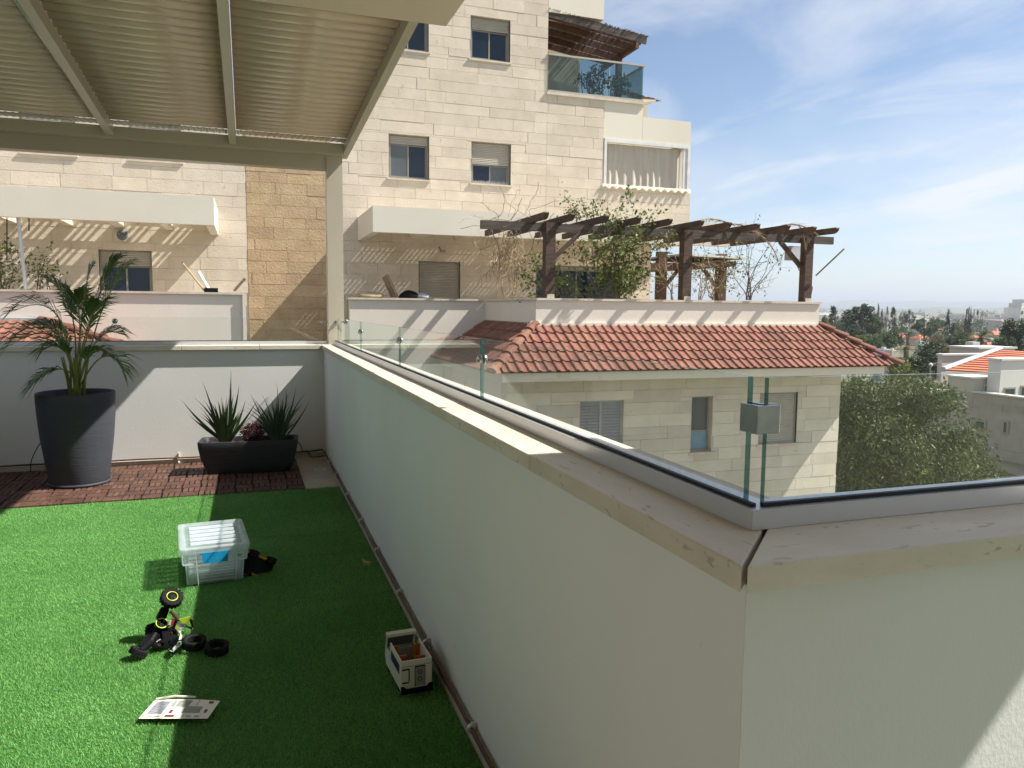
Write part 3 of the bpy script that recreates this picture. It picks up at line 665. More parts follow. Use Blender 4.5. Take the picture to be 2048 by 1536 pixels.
# ------------------------------------------------------------------ trough planter with spiky plants
tp = thing('trough_planter', 'low rectangular black trough planter with bark mulch', 'planter', (0, 7.70, .0235), local=True, rot=(0, 0, R(-5)))
def ring(hx, hy, z, r=.05):
    P = []
    for (sx, sy, a0) in ((1, 1, 0), (-1, 1, 90), (-1, -1, 180), (1, -1, 270)):
        for k in range(4):
            a = R(a0+k*30); P.append((sx*(hx-r)+r*math.cos(a), sy*(hy-r)+r*math.sin(a), z))
    return P
def loft(rings, cap=True):
    m = MB(); n = len(rings[0]); v = [p for rg in rings for p in rg]
    f = [(i*n+j, i*n+(j+1) % n, (i+1)*n+(j+1) % n, (i+1)*n+j) for i in range(len(rings)-1) for j in range(n)]
    if cap: f += [tuple(range(n))[::-1], tuple(range((len(rings)-1)*n, len(rings)*n))]
    return m.add(v, f)
loft([ring(.365, .135, 0), ring(.372, .14, .004), ring(.40, .152, .07), ring(.43, .165, .16), ring(.447, .172, .25), ring(.45, .174, .30), ring(.445, .170, .308), ring(.425, .152, .308), ring(.42, .148, .30), ring(.41, .14, .26)], False).build('trough', 'planter', tp, smooth=True)
MB().add([(-.413, -.142, .262), (.413, -.142, .262), (.413, .142, .262), (-.413, .142, .262)], [(0, 1, 2, 3)]).build('soil', 'bark_chips', tp)
kind(chips(420, lambda: (random.uniform(-.40, .40), random.uniform(-.13, .13)), .262, .012).build('bark_mulch', 'bark_chips', tp), 'stuff')
def spiky(name, label, c, n, hmin, hmax, spread, mat, wd, px_list=(), group=None):
    t = thing(name, label, 'plant', c, group=group); c = Vector(c)
    def leaf(a, b, e, w):
        m = MB(); n_ = 7; pts = [bez(a, b, e, i/(n_-1)) for i in range(n_)]; vs = []; 
        sd = (e-a).cross(Vector((0.2, 1, 0))); sd = sd.normalized() if sd.length > .01 else Vector((1, 0, 0))
        for i, p in enumerate(pts):
            q = w*(.75+.5*math.sin(math.pi*min(i/(n_-1)+.15, 1)))*(1-(i/(n_-1))**2.2); vs += [p-sd*q, p+sd*q]
        m.add(vs, [(2*i, 2*i+1, 2*i+3, 2*i+2) for i in range(n_-1)]); m.build('leaf', mat, t)
    for (mx_, my_, tx, ty, yo) in px_list:
        leaf(c+Vector((random.uniform(-.04, .04), random.uniform(-.03, .03), 0)), at(mx_, my_, 'Y', c.y+yo*.6), at(tx, ty, 'Y', c.y+yo), wd*1.15)
    for i in range(n):
        a = random.uniform(0, 6.28); h_ = random.uniform(hmin, hmax); s_ = random.uniform(.15, 1)*spread
        d = Vector((math.cos(a), math.sin(a)*.7, 0)); b0 = c+d*random.uniform(.01, .05)
        leaf(b0, b0+d*s_*.25+Vector((0, 0, h_*.6)), b0+d*s_+Vector((0, 0, h_*random.uniform(.8, 1))), wd*random.uniform(.7, 1.2))
    return t
spiky('spiky_plant', 'dark sword leaved plant at the lit end of the trough planter', (-.22, 7.72, .285), 36, .24, .52, .26, 'iris_leaf', .012,
      [(430, 830, 405, 762, 0), (461, 810, 462, 738, .02), (475, 820, 478, 768, -.03), (400, 850, 362, 798, .02), (485, 850, 515, 800, -.05), (410, 860, 378, 830, -.08), (440, 850, 430, 815, .06), (478, 850, 492, 797, .04)])
spiky('spiky_plant', 'bluish narrow leaved clump at the shaded end of the trough planter', (.26, 7.68, .285), 84, .24, .52, .28, 'iris_leaf_pale', .0075,
      [(585, 820, 593, 770, 0), (600, 840, 622, 797, -.04), (560, 820, 553, 762, .05), (520, 830, 500, 785, -.05), (577, 810, 572, 775, .03), (545, 835, 530, 815, -.03)])
rb = thing('red_leaved_plant', 'small bushy dark red leaved plant in the middle of the trough', 'plant', (.03, 7.69, .285))
n = 900; dd = rdir(n)*(rng.uniform(.3, 1, n)**.5)[:, None]*np.array([.115, .10, .095])+np.array([.03, 7.69, .395]); dd = dd[dd[:, 2] > .31]; n = len(dd)
D = rdir(n); U = np.cross(D, rdir(n)); U /= np.linalg.norm(U, axis=1)[:, None]
V, F = quad_cloud(dd, D, U, rng.uniform(.014, .026, n), rng.uniform(.010, .016, n)); big_mesh('foliage', V, F, 'red_leaf', rb)
m = MB()
for i in range(14):
    a = i*.45; e = Vector((.03+.08*math.cos(a), 7.69+.07*math.sin(a), .37+.03*math.sin(i*2.2))); m.tube([(.03, 7.69, .27), (.03+.03*math.cos(a), 7.69+.03*math.sin(a), .33), e], [.004, .003, .0018], 5)
m.build('stems', 'red_leaf', rb)

# ------------------------------------------------------------------ storage box
sb = thing('storage_box', 'clear plastic storage box with ribbed lid and blue latch handle on the turf', 'box', (-.222, 4.815, .024), local=True, rot=(0, 0, R(5)))
bx_ = loft([ring(.150, .235, 0, .02), ring(.158, .245, .12, .02), ring(.172, .262, .125, .02), ring(.178, .268, .200, .02), ring(.175, .265, .200, .018), ring(.154, .241, .125, .018), ring(.146, .231, .004, .018)], False)
bx_.add([(-.150, -.235, 0), (.150, -.235, 0), (.150, .235, 0), (-.150, .235, 0)], [(0, 1, 2, 3)])
bx_.build('tub', 'box_plastic', sb)
ld = loft([ring(.186, .276, .186, .022), ring(.188, .278, .190, .022), ring(.190, .280, .214, .022), ring(.186, .276, .220, .02), ring(.165, .255, .221, .02), ring(.158, .248, .210, .02), ring(.150, .240, .210, .02)], False)
ldo = ld.build('lid', 'lid_plastic', sb)
MB().add([(-.150, -.240, .2098), (.150, -.240, .2098), (.150, .240, .2098), (-.150, .240, .2098)], [(0, 1, 2, 3)]).build('lid_panel', 'clear_plastic', ldo)
for k in range(5):
    m = MB(); y = -.165+k*.082; m.prism([(y-.014, .2102), (y-.009, .2215), (y+.009, .2215), (y+.014, .2102)], 'X', -.125, .125); m.build('rib', 'rib_plastic', ldo)
m = MB(); m.prism([(-.072, .190), (.072, .190), (.066, .128), (-.066, .128)], 'Y', -.2795, -.271); m.box(-.084, .084, -.276, -.270, .180, .186); m.build('latch_handle', 'blue_plastic', sb)
m = MB(); m.prism([(-.068, .190), (.068, .190), (.064, .135), (-.064, .135)], 'Y', .271, .2795); m.build('latch_handle', 'blue_plastic', sb)
m = MB()
for k in range(6): m.box(-.085, .10, -.2445, -.2415, .016+k*.017, .019+k*.017)
for x in (-.09, .108): m.prism([(x-.003, .004), (x+.001, .004), (x+.001+.01*(1 if x > 0 else -1), .19), (x-.003+.01*(1 if x > 0 else -1), .19)], 'Y', -.272, -.2695)
kind(m.build('moulded_rib', 'rib_plastic', sb), 'stuff')
for sx in (-1, 1):
    for sy in (-1, 1): MB().tube([(sx*.146, sy*.231, .002), (sx*.154, sy*.241, .122), (sx*.170, sy*.258, .128), (sx*.174, sy*.262, .19)], .0045, 6).build('corner_rib', 'rib_plastic', sb)
for sy in (-1, 1): MB().bar((-.168, sy*.2665, .127), (.168, sy*.2665, .127), .004, .006).build('rim_step', 'rib_plastic', sb)
MB().box(.118, .142, -.2755, -.2735, .150, .160).build('sticker', 'green_sticker', sb)
m = MB(); m.box(-.138, .138, -.215, .215, .006, .055); m.build('contents', 'grey_plastic', sb)

# ------------------------------------------------------------------ wheels, buggy, tyres
def tyre(m, c, mat, ro, ri, wd, knobs=16, mi=0):
    """knobbly tyre: lathe torus section plus tread blocks; axis = local Z of mat"""
    P = [(ri, -wd*.36), (ri+(ro-ri)*.35, -wd*.5), (ro-.25*(ro-ri), -wd*.47), (ro*.955, -wd*.36), (ro*.955, wd*.36), (ro-.25*(ro-ri), wd*.47), (ri+(ro-ri)*.35, wd*.5), (ri, wd*.36), (ri, -wd*.36)]
    m.lathe(P, c, 28, mi, mat)
    for k in range(knobs):
        for s in (-1, 1):
            a = 2*math.pi*(k+(.25 if s > 0 else -.25))/knobs; rot = Matrix.Rotation(a, 4, 'Z'); h_ = ro*.055; w2 = wd*.2
            B = [Vector((x, y, z)) for z in (s*wd*.27-w2, s*wd*.27+w2) for (x, y) in ((ro*.945, -ro*.10), (ro+h_*.2, -ro*.085), (ro+h_*.2, ro*.085), (ro*.945, ro*.10))]
            m.hexa([mat @ rot @ p+Vector(c) for p in B], mi)
def basis(axis, up=(0, 0, 1)):
    z = Vector(axis).normalized(); x = Vector(up).cross(z)
    if x.length < .01: x = Vector((1, 0, 0)).cross(z)
    x.normalize(); y = z.cross(x); return Matrix((x, y, z)).transposed().to_4x4()
for (cx_, cy_, lab) in ((-.262, 3.700, 'loose knobbly black tyre lying half in the sun beside the toy buggy'), (-.162, 3.610, 'loose knobbly black tyre lying in the shade next to another tyre')):
    m = MB(); tyre(m, (cx_, cy_, .048), basis((.08, -.10, 1)), .052, .033, .040, 18); o = m.build('tyre_toy', 'rubber'); tag(o, lab, 'toy tyre', 'loose toy tyres')
bg_ = thing('toy_buggy', 'black toy rock buggy with lime and white shell tipped on its side, two tyres missing', 'toy car', (-.40, 3.85, .024))
YB = 3.86
def pb(x, y, dy=0):
    p = at(x, y, 'Y', YB+dy)
    return p if p.z > .045 else at(x, y, 'Z', .045)
ax_w = Vector((.30, -.55, .78))
# front solid axle with the fitted wheel on top, rear axle with the bare rim
def bwheel(c, ro, with_tyre, ax):
    B = basis(ax)
    wobj = None
    if with_tyre:
        m = MB(); tyre(m, c, B, ro, ro*.56, ro*.72, 18); wobj = m.build('wheel', 'rubber', bg_)
    r = ro*.56
    m = MB(); m.lathe([(0, r*.15), (r*.3, r*.15), (r*.35, r*.05), (r*.72, .0), (r*.80, r*.18), (r*.92, r*.22), (r*.98, r*.05), (r*.98, -r*.9), (0, -r*.9)], Vector(c)+B @ Vector((0, 0, ro*.2)), 24, 0, B)
    for k in range(5):
        a = k*2*math.pi/5; p = B @ Vector((r*.42*math.cos(a), r*.42*math.sin(a), r*.12)); m.lathe([(0, r*.1), (r*.1, r*.1), (r*.1, 0)], Vector(c)+p+B @ Vector((0, 0, ro*.2)), 8, 0, B)
    rim = m.build('rim', 'black_plastic', wobj or bg_, smooth=False)
    m = MB(); m.lathe([(r*.80, r*.19), (r*.83, r*.25), (r*.92, r*.25), (r*.95, r*.16)], Vector(c)+B @ Vector((0, 0, ro*.2)), 28, 0, B); m.build('bead_ring', 'lime', wobj or bg_, smooth=True)
bwheel(pb(343, 1196), .050, True, ax_w)
bwheel(pb(322, 1250, -.03), .052, False, ax_w)
bwheel(pb(306, 1266, .05), .046, True, (-.75, .2, -.25))
bwheel(pb(277, 1304, .0), .040, True, (-.45, -.2, -.75))
m = MB(); m.tube([pb(338, 1206), pb(325, 1232, .02), pb(308, 1262, .04)], [.012, .017, .012], 10); m.tube([pb(330, 1218), pb(322, 1236, .01)], [.02, .024], 10); m.build('front_axle', 'black_plastic', bg_, smooth=True)
m = MB(); m.tube([pb(318, 1256, -.02), pb(300, 1285, -.01), pb(280, 1302)], [.012, .018, .012], 10); m.bar(pb(308, 1262), pb(285, 1296), .03, .022); m.build('rear_axle', 'black_plastic', bg_)
m = MB(); m.bar(pb(312, 1276, .01), pb(350, 1262, .0), .05, .035); m.bar(pb(322, 1290, .02), pb(352, 1276, .02), .04, .03); m.bar(pb(330, 1262, -.02), pb(334, 1288, -.02), .03, .03)
for a, b in (((306, 1272), (340, 1250)), ((300, 1290), (330, 1296)), ((316, 1268), (312, 1296))): m.tube([pb(*a, -.035), pb(*b, -.035)], .004, 6)
m2_ = MB(); m2_.tube([pb(322, 1282, -.04), pb(313, 1288, -.045)], .011, 10); m2_.build('motor', 'grey_plastic', bg_)
m.build('chassis', 'black_plastic', bg_)
m = MB()
for a, b in (((322, 1272), (345, 1266)), ((314, 1292), (332, 1286)), ((341, 1222), (356, 1240))):
    p, q = pb(*a, -.04), pb(*b, -.045); m.tube([p, q], .0075, 8)
    for k in range(6): t = (k+.5)/6; m.tube([p.lerp(q, t-.03), p.lerp(q, t+.03)], .0105, 8)
m.build('shock_absorber', 'bronze', bg_)
m = MB()
for a, b in (((352, 1242), (383, 1240)), ((383, 1240), (386, 1258)), ((386, 1258), (377, 1280)), ((377, 1280), (345, 1308)), ((352, 1262), (372, 1252)), ((372, 1252), (386, 1258)), ((350, 1285), (375, 1276)), ((378, 1236), (384, 1248)), ((340, 1300), (356, 1282))):
    m.tube([pb(*a, -.02), pb(*b, -.01)], .0045, 7); m.tube([pb(*a, .06), pb(*b, .06)], .0045, 7)
m.tube([pb(386, 1258, -.01), pb(386, 1258, .06)], .0045, 7); m.tube([pb(345, 1308, -.02), pb(345, 1308, .05)], .0045, 7)
m.build('roll_cage', 'black_plastic', bg_)
def plate(pxs, mat, nm, dy=-.035, t=.004):
    P = [pb(*p, dy) for p in pxs]; n_ = len(P); k = Vector((0, t, 0)); m = MB()
    m.add(P+[p+k for p in P], [tuple(range(n_)), tuple(range(n_, 2*n_))[::-1]]+[(i, (i+1) % n_, n_+(i+1) % n_, n_+i) for i in range(n_)]); return m.build(nm, mat, bg_)
plate([(358, 1239), (380, 1233), (378, 1247), (364, 1247)], 'lime', 'hood_panel', -.046)
plate([(350, 1256), (356, 1243), (364, 1247), (374, 1248), (371, 1253), (364, 1258), (363, 1272), (360, 1268)], 'white_plastic', 'door_panel', -.042)
plate([(351, 1258), (354, 1249), (358, 1262)], 'lime', 'stripe', -.0465, .002)
plate([(361, 1268), (364, 1272), (361, 1286), (355, 1296), (347, 1304), (339, 1302), (341, 1294), (350, 1291), (357, 1282)], 'white_plastic', 'roof_panel', -.048)
plate([(341, 1297), (346, 1294), (345, 1301), (340, 1301)], 'navy_plastic', 'side_window', -.050, .001)
plate([(381, 1266), (386, 1254), (385, 1266), (379, 1272)], 'lime', 'tail_panel', -.03)
plate([(337, 1249), (342, 1240), (349, 1241), (345, 1253)], 'red_plastic', 'battery', -.052, .02)
plate([(340, 1240), (343, 1240), (341, 1251), (337, 1249)], 'white_plastic', 'battery_label', -.0535, .001)
plate([(343, 1256), (353, 1236), (357, 1238), (348, 1260)], 'black_plastic', 'servo_tray', -.049, .02)
for a, b in (((362, 1250), (366, 1249)), ((363, 1253), (368, 1252)), ((366, 1246), (368, 1251))): plate([a, b, (b[0], b[1]+.9), (a[0], a[1]+.9)], 'black_plastic', 'number_mark', -.0475, .001)

# ------------------------------------------------------------------ yellow toy truck tipped over beside the box
tk = thing('toy_truck', 'yellow toy truck tipped on its side showing a black underside, behind the storage box', 'toy truck', (.035, 4.66, .024), local=True, rot=(R(64), R(-6), R(-18)))
tk.location = (.03, 4.70, .050); rz = Euler((R(62), R(30), R(8)))
tk.rotation_euler = rz
MB().box(-.085, .085, -.045, .045, -.012, .012).build('chassis', 'black_plastic', tk)
m = MB(); m.prism([(-.088, -.056), (.02, -.056), (.02, -.02), (.05, -.02), (.07, -.056), (.09, -.05), (.09, .05), (.07, .056), (.02, .056), (-.088, .056)], 'Z', -.05, -.0125); m.build('body', 'yellow_plastic', tk)
for sy in (-1, 1): MB().box(-.09, .092, *sorted((sy*.050, sy*.060)), -.030, .020).build('side_skirt', 'yellow_plastic', tk)
MB().box(-.10, -.088, -.05, .05, -.02, .014).build('bumper', 'black_plastic', tk)
for sx in (-.055, .058):
    MB().tube([(sx, -.06, .016), (sx, .06, .016)], .006, 8).build('axle', 'black_plastic', tk)
    for sy in (-.060, .060):
        m = MB(); tyre(m, (sx, sy, .018), basis((0, 1, 0)), .031, .017, .028, 14); wv_ = m.build('wheel', 'rubber', tk)
        m = MB(); m.lathe([(0, .012), (.016, .012), (.0175, .008), (.0175, -.012), (0, -.012)], (sx, sy, .018), 14, 0, basis((0, 1, 0))); m.build('hub', 'yellow_plastic', wv_)

# ------------------------------------------------------------------ instruction sheet
sh = thing('printed_sheet', 'cream printed leaflet with small pictures lying across the shadow edge', 'leaflet', (-.28, 3.11, .02))
c0, c1, c2, c3 = [at(*p, 'Z', .036) for p in ((277, 1437), (415, 1437), (440, 1402), (310, 1400))]
def sp(u, v, dz=0): p = (c0*(1-u)+c1*u)*(1-v)+(c3*(1-u)+c2*u)*v; return p+Vector((0, 0, dz+.006*math.sin(u*3)*v))
m = MB(); gn = 8
for k in (0, -.0012):
    for i in range(gn+1):
        for j in range(3): m.v.append(tuple(sp(i/gn, j/2, k)))
for s in (0, (gn+1)*3):
    for i in range(gn):
        for j in range(2): m.f.append((s+i*3+j, s+(i+1)*3+j, s+(i+1)*3+j+1, s+i*3+j+1)); m.m.append(0)
m.build('sheet', 'paper', sh)
m = MB(); m.tube([sp(.02, 1.0, .004), sp(.3, 1.04, .010), sp(.62, 1.02, .008)], .004, 7); m.build('folded_edge', 'paper', sh)
def pr_(u0, u1, v0, v1, mat, nm='printed_picture'):
    m = MB(); m.add([sp(u0, v0, .0012), sp(u1, v0, .0012), sp(u1, v1, .0012), sp(u0, v1, .0012)], [(0, 1, 2, 3)]); m.build(nm, mat, sh)
pr_(.06, .28, .22, .88, 'print_dark'); pr_(.17, .25, .42, .58, 'print_green'); pr_(.33, .38, .60, .92, 'print_grey'); pr_(.40, .60, .60, .92, 'print_grey'); pr_(.56, .82, .28, .62, 'print_grey')
pr_(.37, .42, .26, .42, 'print_red'); pr_(.86, .93, .80, .93, 'print_red'); pr_(.88, .92, .30, .48, 'print_red'); pr_(.35, .49, .07, .17, 'print_red'); pr_(.70, .71, .66, .95, 'print_dark'); pr_(.66, .73, .08, .14, 'print_dark'); pr_(.78, .86, .08, .14, 'print_dark')
pr_(.60, .62, .05, .17, 'print_dark'); pr_(.10, .28, .08, .13, 'print_grey'); pr_(.13, .24, .27, .33, 'print_red')

# ------------------------------------------------------------------ toy camper with open roof
rv = thing('toy_camper', 'cream open roofed toy camper van with orange seats, parked by the wall', 'toy van', (.615, 3.10, .024), local=True, rot=(0, 0, R(3)))
X1 = .064; Yf_, Yr = .150, -.145; zt = .150
m = MB(); m.box(-X1, X1, Yr, Yr+.006, .022, zt); m.build('rear_wall', 'cream_plastic', rv)
for s in (-1, 1):
    x0, x1 = sorted((s*X1, s*(X1-.005)))
    m = MB(); m.prism([(Yr+.0062, .022), (Yf_-.02, .022), (Yf_, .05), (Yf_-.005, .09), (Yf_-.03, zt), (Yf_-.04, zt), (Yf_-.02, .095), (.06, .095), (.05, zt), (Yr+.0062, zt)], 'X', x0, x1); m.build('side_wall', 'cream_plastic', rv)
    m = MB(); m.box(*sorted((s*X1, s*(X1+.0012))), Yr+.03, .03, .085, .125); m.build('side_window', 'navy_plastic', rv)
m = MB(); m.prism([(Yf_-.05, zt), (Yf_-.012, zt-.004), (Yf_-.02, zt+.014), (Yf_-.05, zt+.012)], 'X', -X1, X1); m.build('visor', 'cream_plastic', rv)
m = MB(); m.prism([(Yf_-.03, zt-.006), (Yf_-.026, zt-.006), (Yf_-.002, .092), (Yf_-.006, .092)], 'X', -X1+.006, X1-.006); m.build('windscreen', 'win_glass_grey', rv)
MB().box(-X1+.005, X1-.005, Yf_-.04, Yf_-.006, .024, .09).build('dashboard', 'grey_plastic', rv)
MB().box(-X1+.005, X1-.005, Yr+.006, Yf_-.02, .022, .030).build('floor', 'navy_plastic', rv)
for (a, b, c, d, h_) in ((-.058, -.016, -.135, -.075, .128), (-.058, -.020, -.066, -.01, .138), (.018, .058, -.135, -.075, .132), (.022, .058, -.066, -.02, .125), (-.058, -.036, .02, .06, .142), (.040, .058, .02, .07, .140)):
    m = MB(); m.box(a, b, c, c+.008, .0305, h_).box(a, b, c+.008, d, .0305, h_*.62).box(a, a+.004, c+.008, d, h_*.62, h_*.9); m.build('seat', 'orange_plastic', rv)
m = MB(); m.box(-X1-.002, X1+.002, Yr-.010, Yr-.0005, .014, .034).prism([(-X1-.002, .034), (-X1+.022, .034), (-X1+.012, .044), (-X1-.002, .046)], 'Y', Yr-.008, Yr-.0005).prism([(X1+.002, .034), (X1-.022, .034), (X1-.012, .044), (X1+.002, .046)], 'Y', Yr-.008, Yr-.0005); m.build('bumper', 'black_plastic', rv)
m = MB(); m.box(-.006, .034, Yr-.003, Yr-.0004, .040, .120); pnl = m.build('rear_panel', 'grey_plastic', rv)
for z in (.098, .070):
    m = MB(); m.lathe([(.007, .002), (.0095, .002), (.0095, 0), (.007, 0)], (.014, Yr-.003, z), 18, 0, Matrix.Rotation(R(90), 4, 'X')); m.build('round_knob', 'black_plastic', pnl)
m = MB()
for (a, b, c, d) in ((-.008, -.006, .038, .122), (.034, .036, .038, .122), (-.006, .034, .120, .124)): m.box(a, b, Yr-.0035, Yr-.0004, c, d)
m.build('panel_trim', 'black_plastic', pnl)
m = MB(); m.box(-.060, -.030, Yr-.0018, Yr-.0004, .062, .115); hc = m.build('hatch', 'cream_plastic', rv)
m = MB(); m.box(-.060, -.030, Yr-.0022, Yr-.0004, .112, .118).box(-.034, -.029, Yr-.0024, Yr-.0004, .064, .112).box(-.060, -.032, Yr-.0023, Yr-.0004, .057, .063); m.build('hatch_seal', 'black_plastic', hc)
m = MB(); m.box(-.060, .060, Yr-.0022, Yr-.0004, .126, .1285); m.build('seam', 'grey_plastic', rv)
for sx in (-1, 1):
    for y in (-.085, .095):
        m = MB(); tyre(m, (sx*.054, y, .022), basis((1, 0, 0)), .022, .012, .016, 14); m.build('wheel', 'rubber', rv)
# ------------------------------------------------------------------ tiny toy dog
dg = bpy.data.meshes.new('toy_dog'); bm = bmesh.new()
J = {'pel': (0, 0, .026), 'che': (.026, 0, .028), 'nek': (.034, 0, .038), 'hed': (.040, 0, .044), 'noz': (.052, 0, .042), 'tl1': (-.008, 0, .030), 'tl2': (-.016, 0, .038)}
for nm, x in (('f', .026), ('h', 0)):
    for s in (-1, 1): J[nm+'k%d' % s] = (x+(-.003 if nm == 'h' else .002), s*.007, .014); J[nm+'p%d' % s] = (x+(.001 if nm == 'h' else .001), s*.007, .003)
vt = {k: bm.verts.new(p) for k, p in J.items()}
for a, b in (('pel', 'che'), ('che', 'nek'), ('nek', 'hed'), ('hed', 'noz'), ('pel', 'tl1'), ('tl1', 'tl2')): bm.edges.new((vt[a], vt[b]))
for nm, r0 in (('f', 'che'), ('h', 'pel')):
    for s in (-1, 1): bm.edges.new((vt[r0], vt[nm+'k%d' % s])); bm.edges.new((vt[nm+'k%d' % s], vt[nm+'p%d' % s]))
bm.verts.index_update(); ks = list(vt); bm.to_mesh(dg); bm.free(); dg.materials.append(MATS['fawn'])
dgo = obj('toy_dog', dg); dgo.location = (.672, 4.575, .022); dgo.rotation_euler = (0, 0, R(150))
sk = dgo.modifiers.new('skin', 'SKIN'); sk.use_smooth_shade = True; RD = {'pel': .010, 'che': .011, 'nek': .007, 'hed': .009, 'noz': .005, 'tl1': .003, 'tl2': .002}
for i, k in enumerate(ks):
    q = RD.get(k, .0045 if 'k' in k else .004); dg.skin_vertices[0].data[i].radius = (q, q); dg.skin_vertices[0].data[i].use_root = (k == 'pel')
dgo.modifiers.new('s', 'SUBSURF').levels = 1
tag(dgo, 'tiny fawn toy dog standing on the turf against the side wall', 'toy dog')

# ================================================================== APARTMENT BUILDING OPPOSITE
YF = 21.0
ab = thing('apartment_building', 'tall cream stone apartment building with terraces and a projecting red tiled wing', 'building', (6, 21, -9.5))
STONES = []     # (wall object, material, x0,x1,z0,z1, y front, weight)
def win(x0, x1, z0, z1): return (x0, x1, z0, z1)
W = {'a': (3.70, 4.80, 5.06, 6.22), 'b': (6.0, 7.15, 5.06, 6.20), 'c': (5.96, 7.10, 8.40, 9.54), 'd': (3.70, 4.79, 8.42, 9.55), 'e': (4.505, 5.684, 1.55, 2.87),
     'l': (-3.34, -2.175, 1.45, 2.92), 'm': (-4.85, -3.72, 5.10, 6.27), 'n': (-2.56, -1.42, 5.10, 6.27), 'door': (7.96, 10.66, .95, 2.86)}
holes = list(W.values())
def wall(name, rects, y, depth, mat):
    m = MB()
    for (x0, x1, z0, z1) in rects: m.box(x0, x1, y, y+depth, z0, z1)
    return m.build(name, mat, ab)
def courses(rects_src, h, wmin, wmax, seed, z0, z1, x0, x1, holes, gap=.006):
    rs = random.Random(seed); z = z0; out = []
    while z < z1-.03:
        ze = min(z+h*rs.choice((.92, 1, 1, 1.08)), z1)
        if z1-ze < .1: ze = z1
        x = x0-rs.uniform(0, wmax*.8)
        while x < x1:
            xe = x+rs.uniform(wmin, wmax); a, b = max(x, x0), min(xe, x1)
            if b-a > .05:
                cl = []
                for (r0, r1, s0, s1) in rects_src:
                    q = (max(a, r0), min(b, r1), max(z, s0), min(ze, s1))
                    if q[1]-q[0] > .04 and q[3]-q[2] > .04: cl.append(q)
                for q in minus(cl, holes):
                    if q[1]-q[0] > .05 and q[3]-q[2] > .04: out.append((q[0]+gap/2, q[1]-gap/2, q[2]+gap/2, q[3]-gap/2))
            x = xe
        z = ze
    return out
main_r = [(2.156, 8.23, -9.4, 11.5), (8.23, 10.03, -9.4, 7.74), (10.03, 13.0, 3.97, 5.24), (10.03, 11.70, -9.4, 3.97)]
fwall = wall('facade_wall', minus(main_r, holes), YF, .35, 'mortar')
for q in courses(main_r, .292, .55, 1.55, 11, 1.6, 11.0, 2.156, 13.0, holes): STONES.append((fwall, 'stone', *q, YF-.012, (q[1]-q[0])*(q[3]-q[2])/21**2*(0.3 if q[3] < 1.9 or q[2] > 10.4 else 1)))
left_r = [(-8.5, .06, -9.4, 6.6)]
lwall = wall('facade_wall', minus(left_r, holes), YF+.002, .35, 'mortar')
for q in courses(left_r, .30, .6, 1.5, 12, 1.6, 5.3, -6.3, .06, holes): STONES.append((lwall, 'stone', *q, YF-.010, (q[1]-q[0])*(q[3]-q[2])/21**2*(0.3 if q[3] < 1.9 or q[0] < -5.6 else .9)))
tan_r = [(.06, 2.156, -9.4, 9)]
twall = wall('tan_facade_wall', tan_r, YF+.004, .35, 'tan_mortar')
for q in courses(tan_r, .285, .45, 1.1, 13, .4, 6.0, .066, 2.150, []): STONES.append((twall, 'tan_stone', *q, YF-.014, (q[1]-q[0])*(q[3]-q[2])/21**2*(1 if q[3] < 5.3 else .2)))

def window(x0, x1, z0, z1, y, shut=.18, par=ab, panes=('win_glass', 'win_glass'), sill=True, dep=.11, slat=.045, solid_back=True):
    """recessed aluminium window: frame, roller shutter box/slats, two sliding sashes, stone sill"""
    f = MB(); t = .045; yb = y+dep
    f.box(x0, x0+t, yb-.05, yb+.06, z0, z1).box(x1-t, x1, yb-.05, yb+.06, z0, z1).box(x0+t, x1-t, yb-.05, yb+.06, z0, z0+t).box(x0+t, x1-t, yb-.05, yb+.06, z1-.03, z1)
    f.box(x0-.001, x0, y-.004, yb-.05, z0, z1).box(x1, x1+.001, y-.004, yb-.05, z0, z1)
    wn = f.build('window', 'win_frame', par)
    zs = z1-.03-shut*(z1-z0); m = MB(); z = z1-.03
    while z > zs+.01:
        m.prism([(yb-.03, z-slat*.96), (yb-.04, z-slat*.5), (yb-.03, z-.002), (yb-.01, z-.002), (yb-.01, z-slat*.96)], 'X', x0+t, x1-t); z -= slat
    m.box(x0+t, x1-t, yb-.042, yb-.01, z-.03, z-.001); kind(m.build('roller_shutter', 'shutter', wn), 'stuff')
    xm = (x0+x1)/2; zt_ = z-.031
    if zt_ > z0+t+.12:
        for i, (a, b) in enumerate(((x0+t, xm+.015), (xm-.015, x1-t))):
            yy = yb+.0+.025*i; s = MB(); q = .035
            s.box(a, a+q, yy, yy+.02, z0+t, zt_).box(b-q, b, yy, yy+.02, z0+t, zt_).box(a+q, b-q, yy, yy+.02, z0+t, z0+t+q).box(a+q, b-q, yy, yy+.02, zt_-q, zt_); so_ = s.build('sash', 'win_frame', wn)
            MB().box(a+q, b-q, yy+.008, yy+.014, z0+t+q, zt_-q).build('pane', panes[i], wn)
    if sill:
        MB().box(x0-.05, x1+.04, y-.055, yb-.052, z0-.045, z0-.002).build('sill', 'bldg_coping', wn)
    for xx in (x0+.16, x1-.16): pass
    MB().box(x0+t, x1-t, yb+.055, yb+.2, z0+t, z1-.03).build('blackout', 'dark_room', wn)
    return wn
window(*W['a'], YF, .16, panes=('win_glass_grey', 'win_glass')); window(*W['b'], YF, .46, panes=('win_glass', 'win_glass_grey')); window(*W['c'], YF, .22); window(*W['d'], YF, .16)
window(*W['e'], YF, .86, sill=False); window(*W['l'], YF, .22, sill=False); window(*W['m'], YF, .4); window(*W['n'], YF, .4)
window(*W['door'], YF, .02, sill=False, dep=.16)
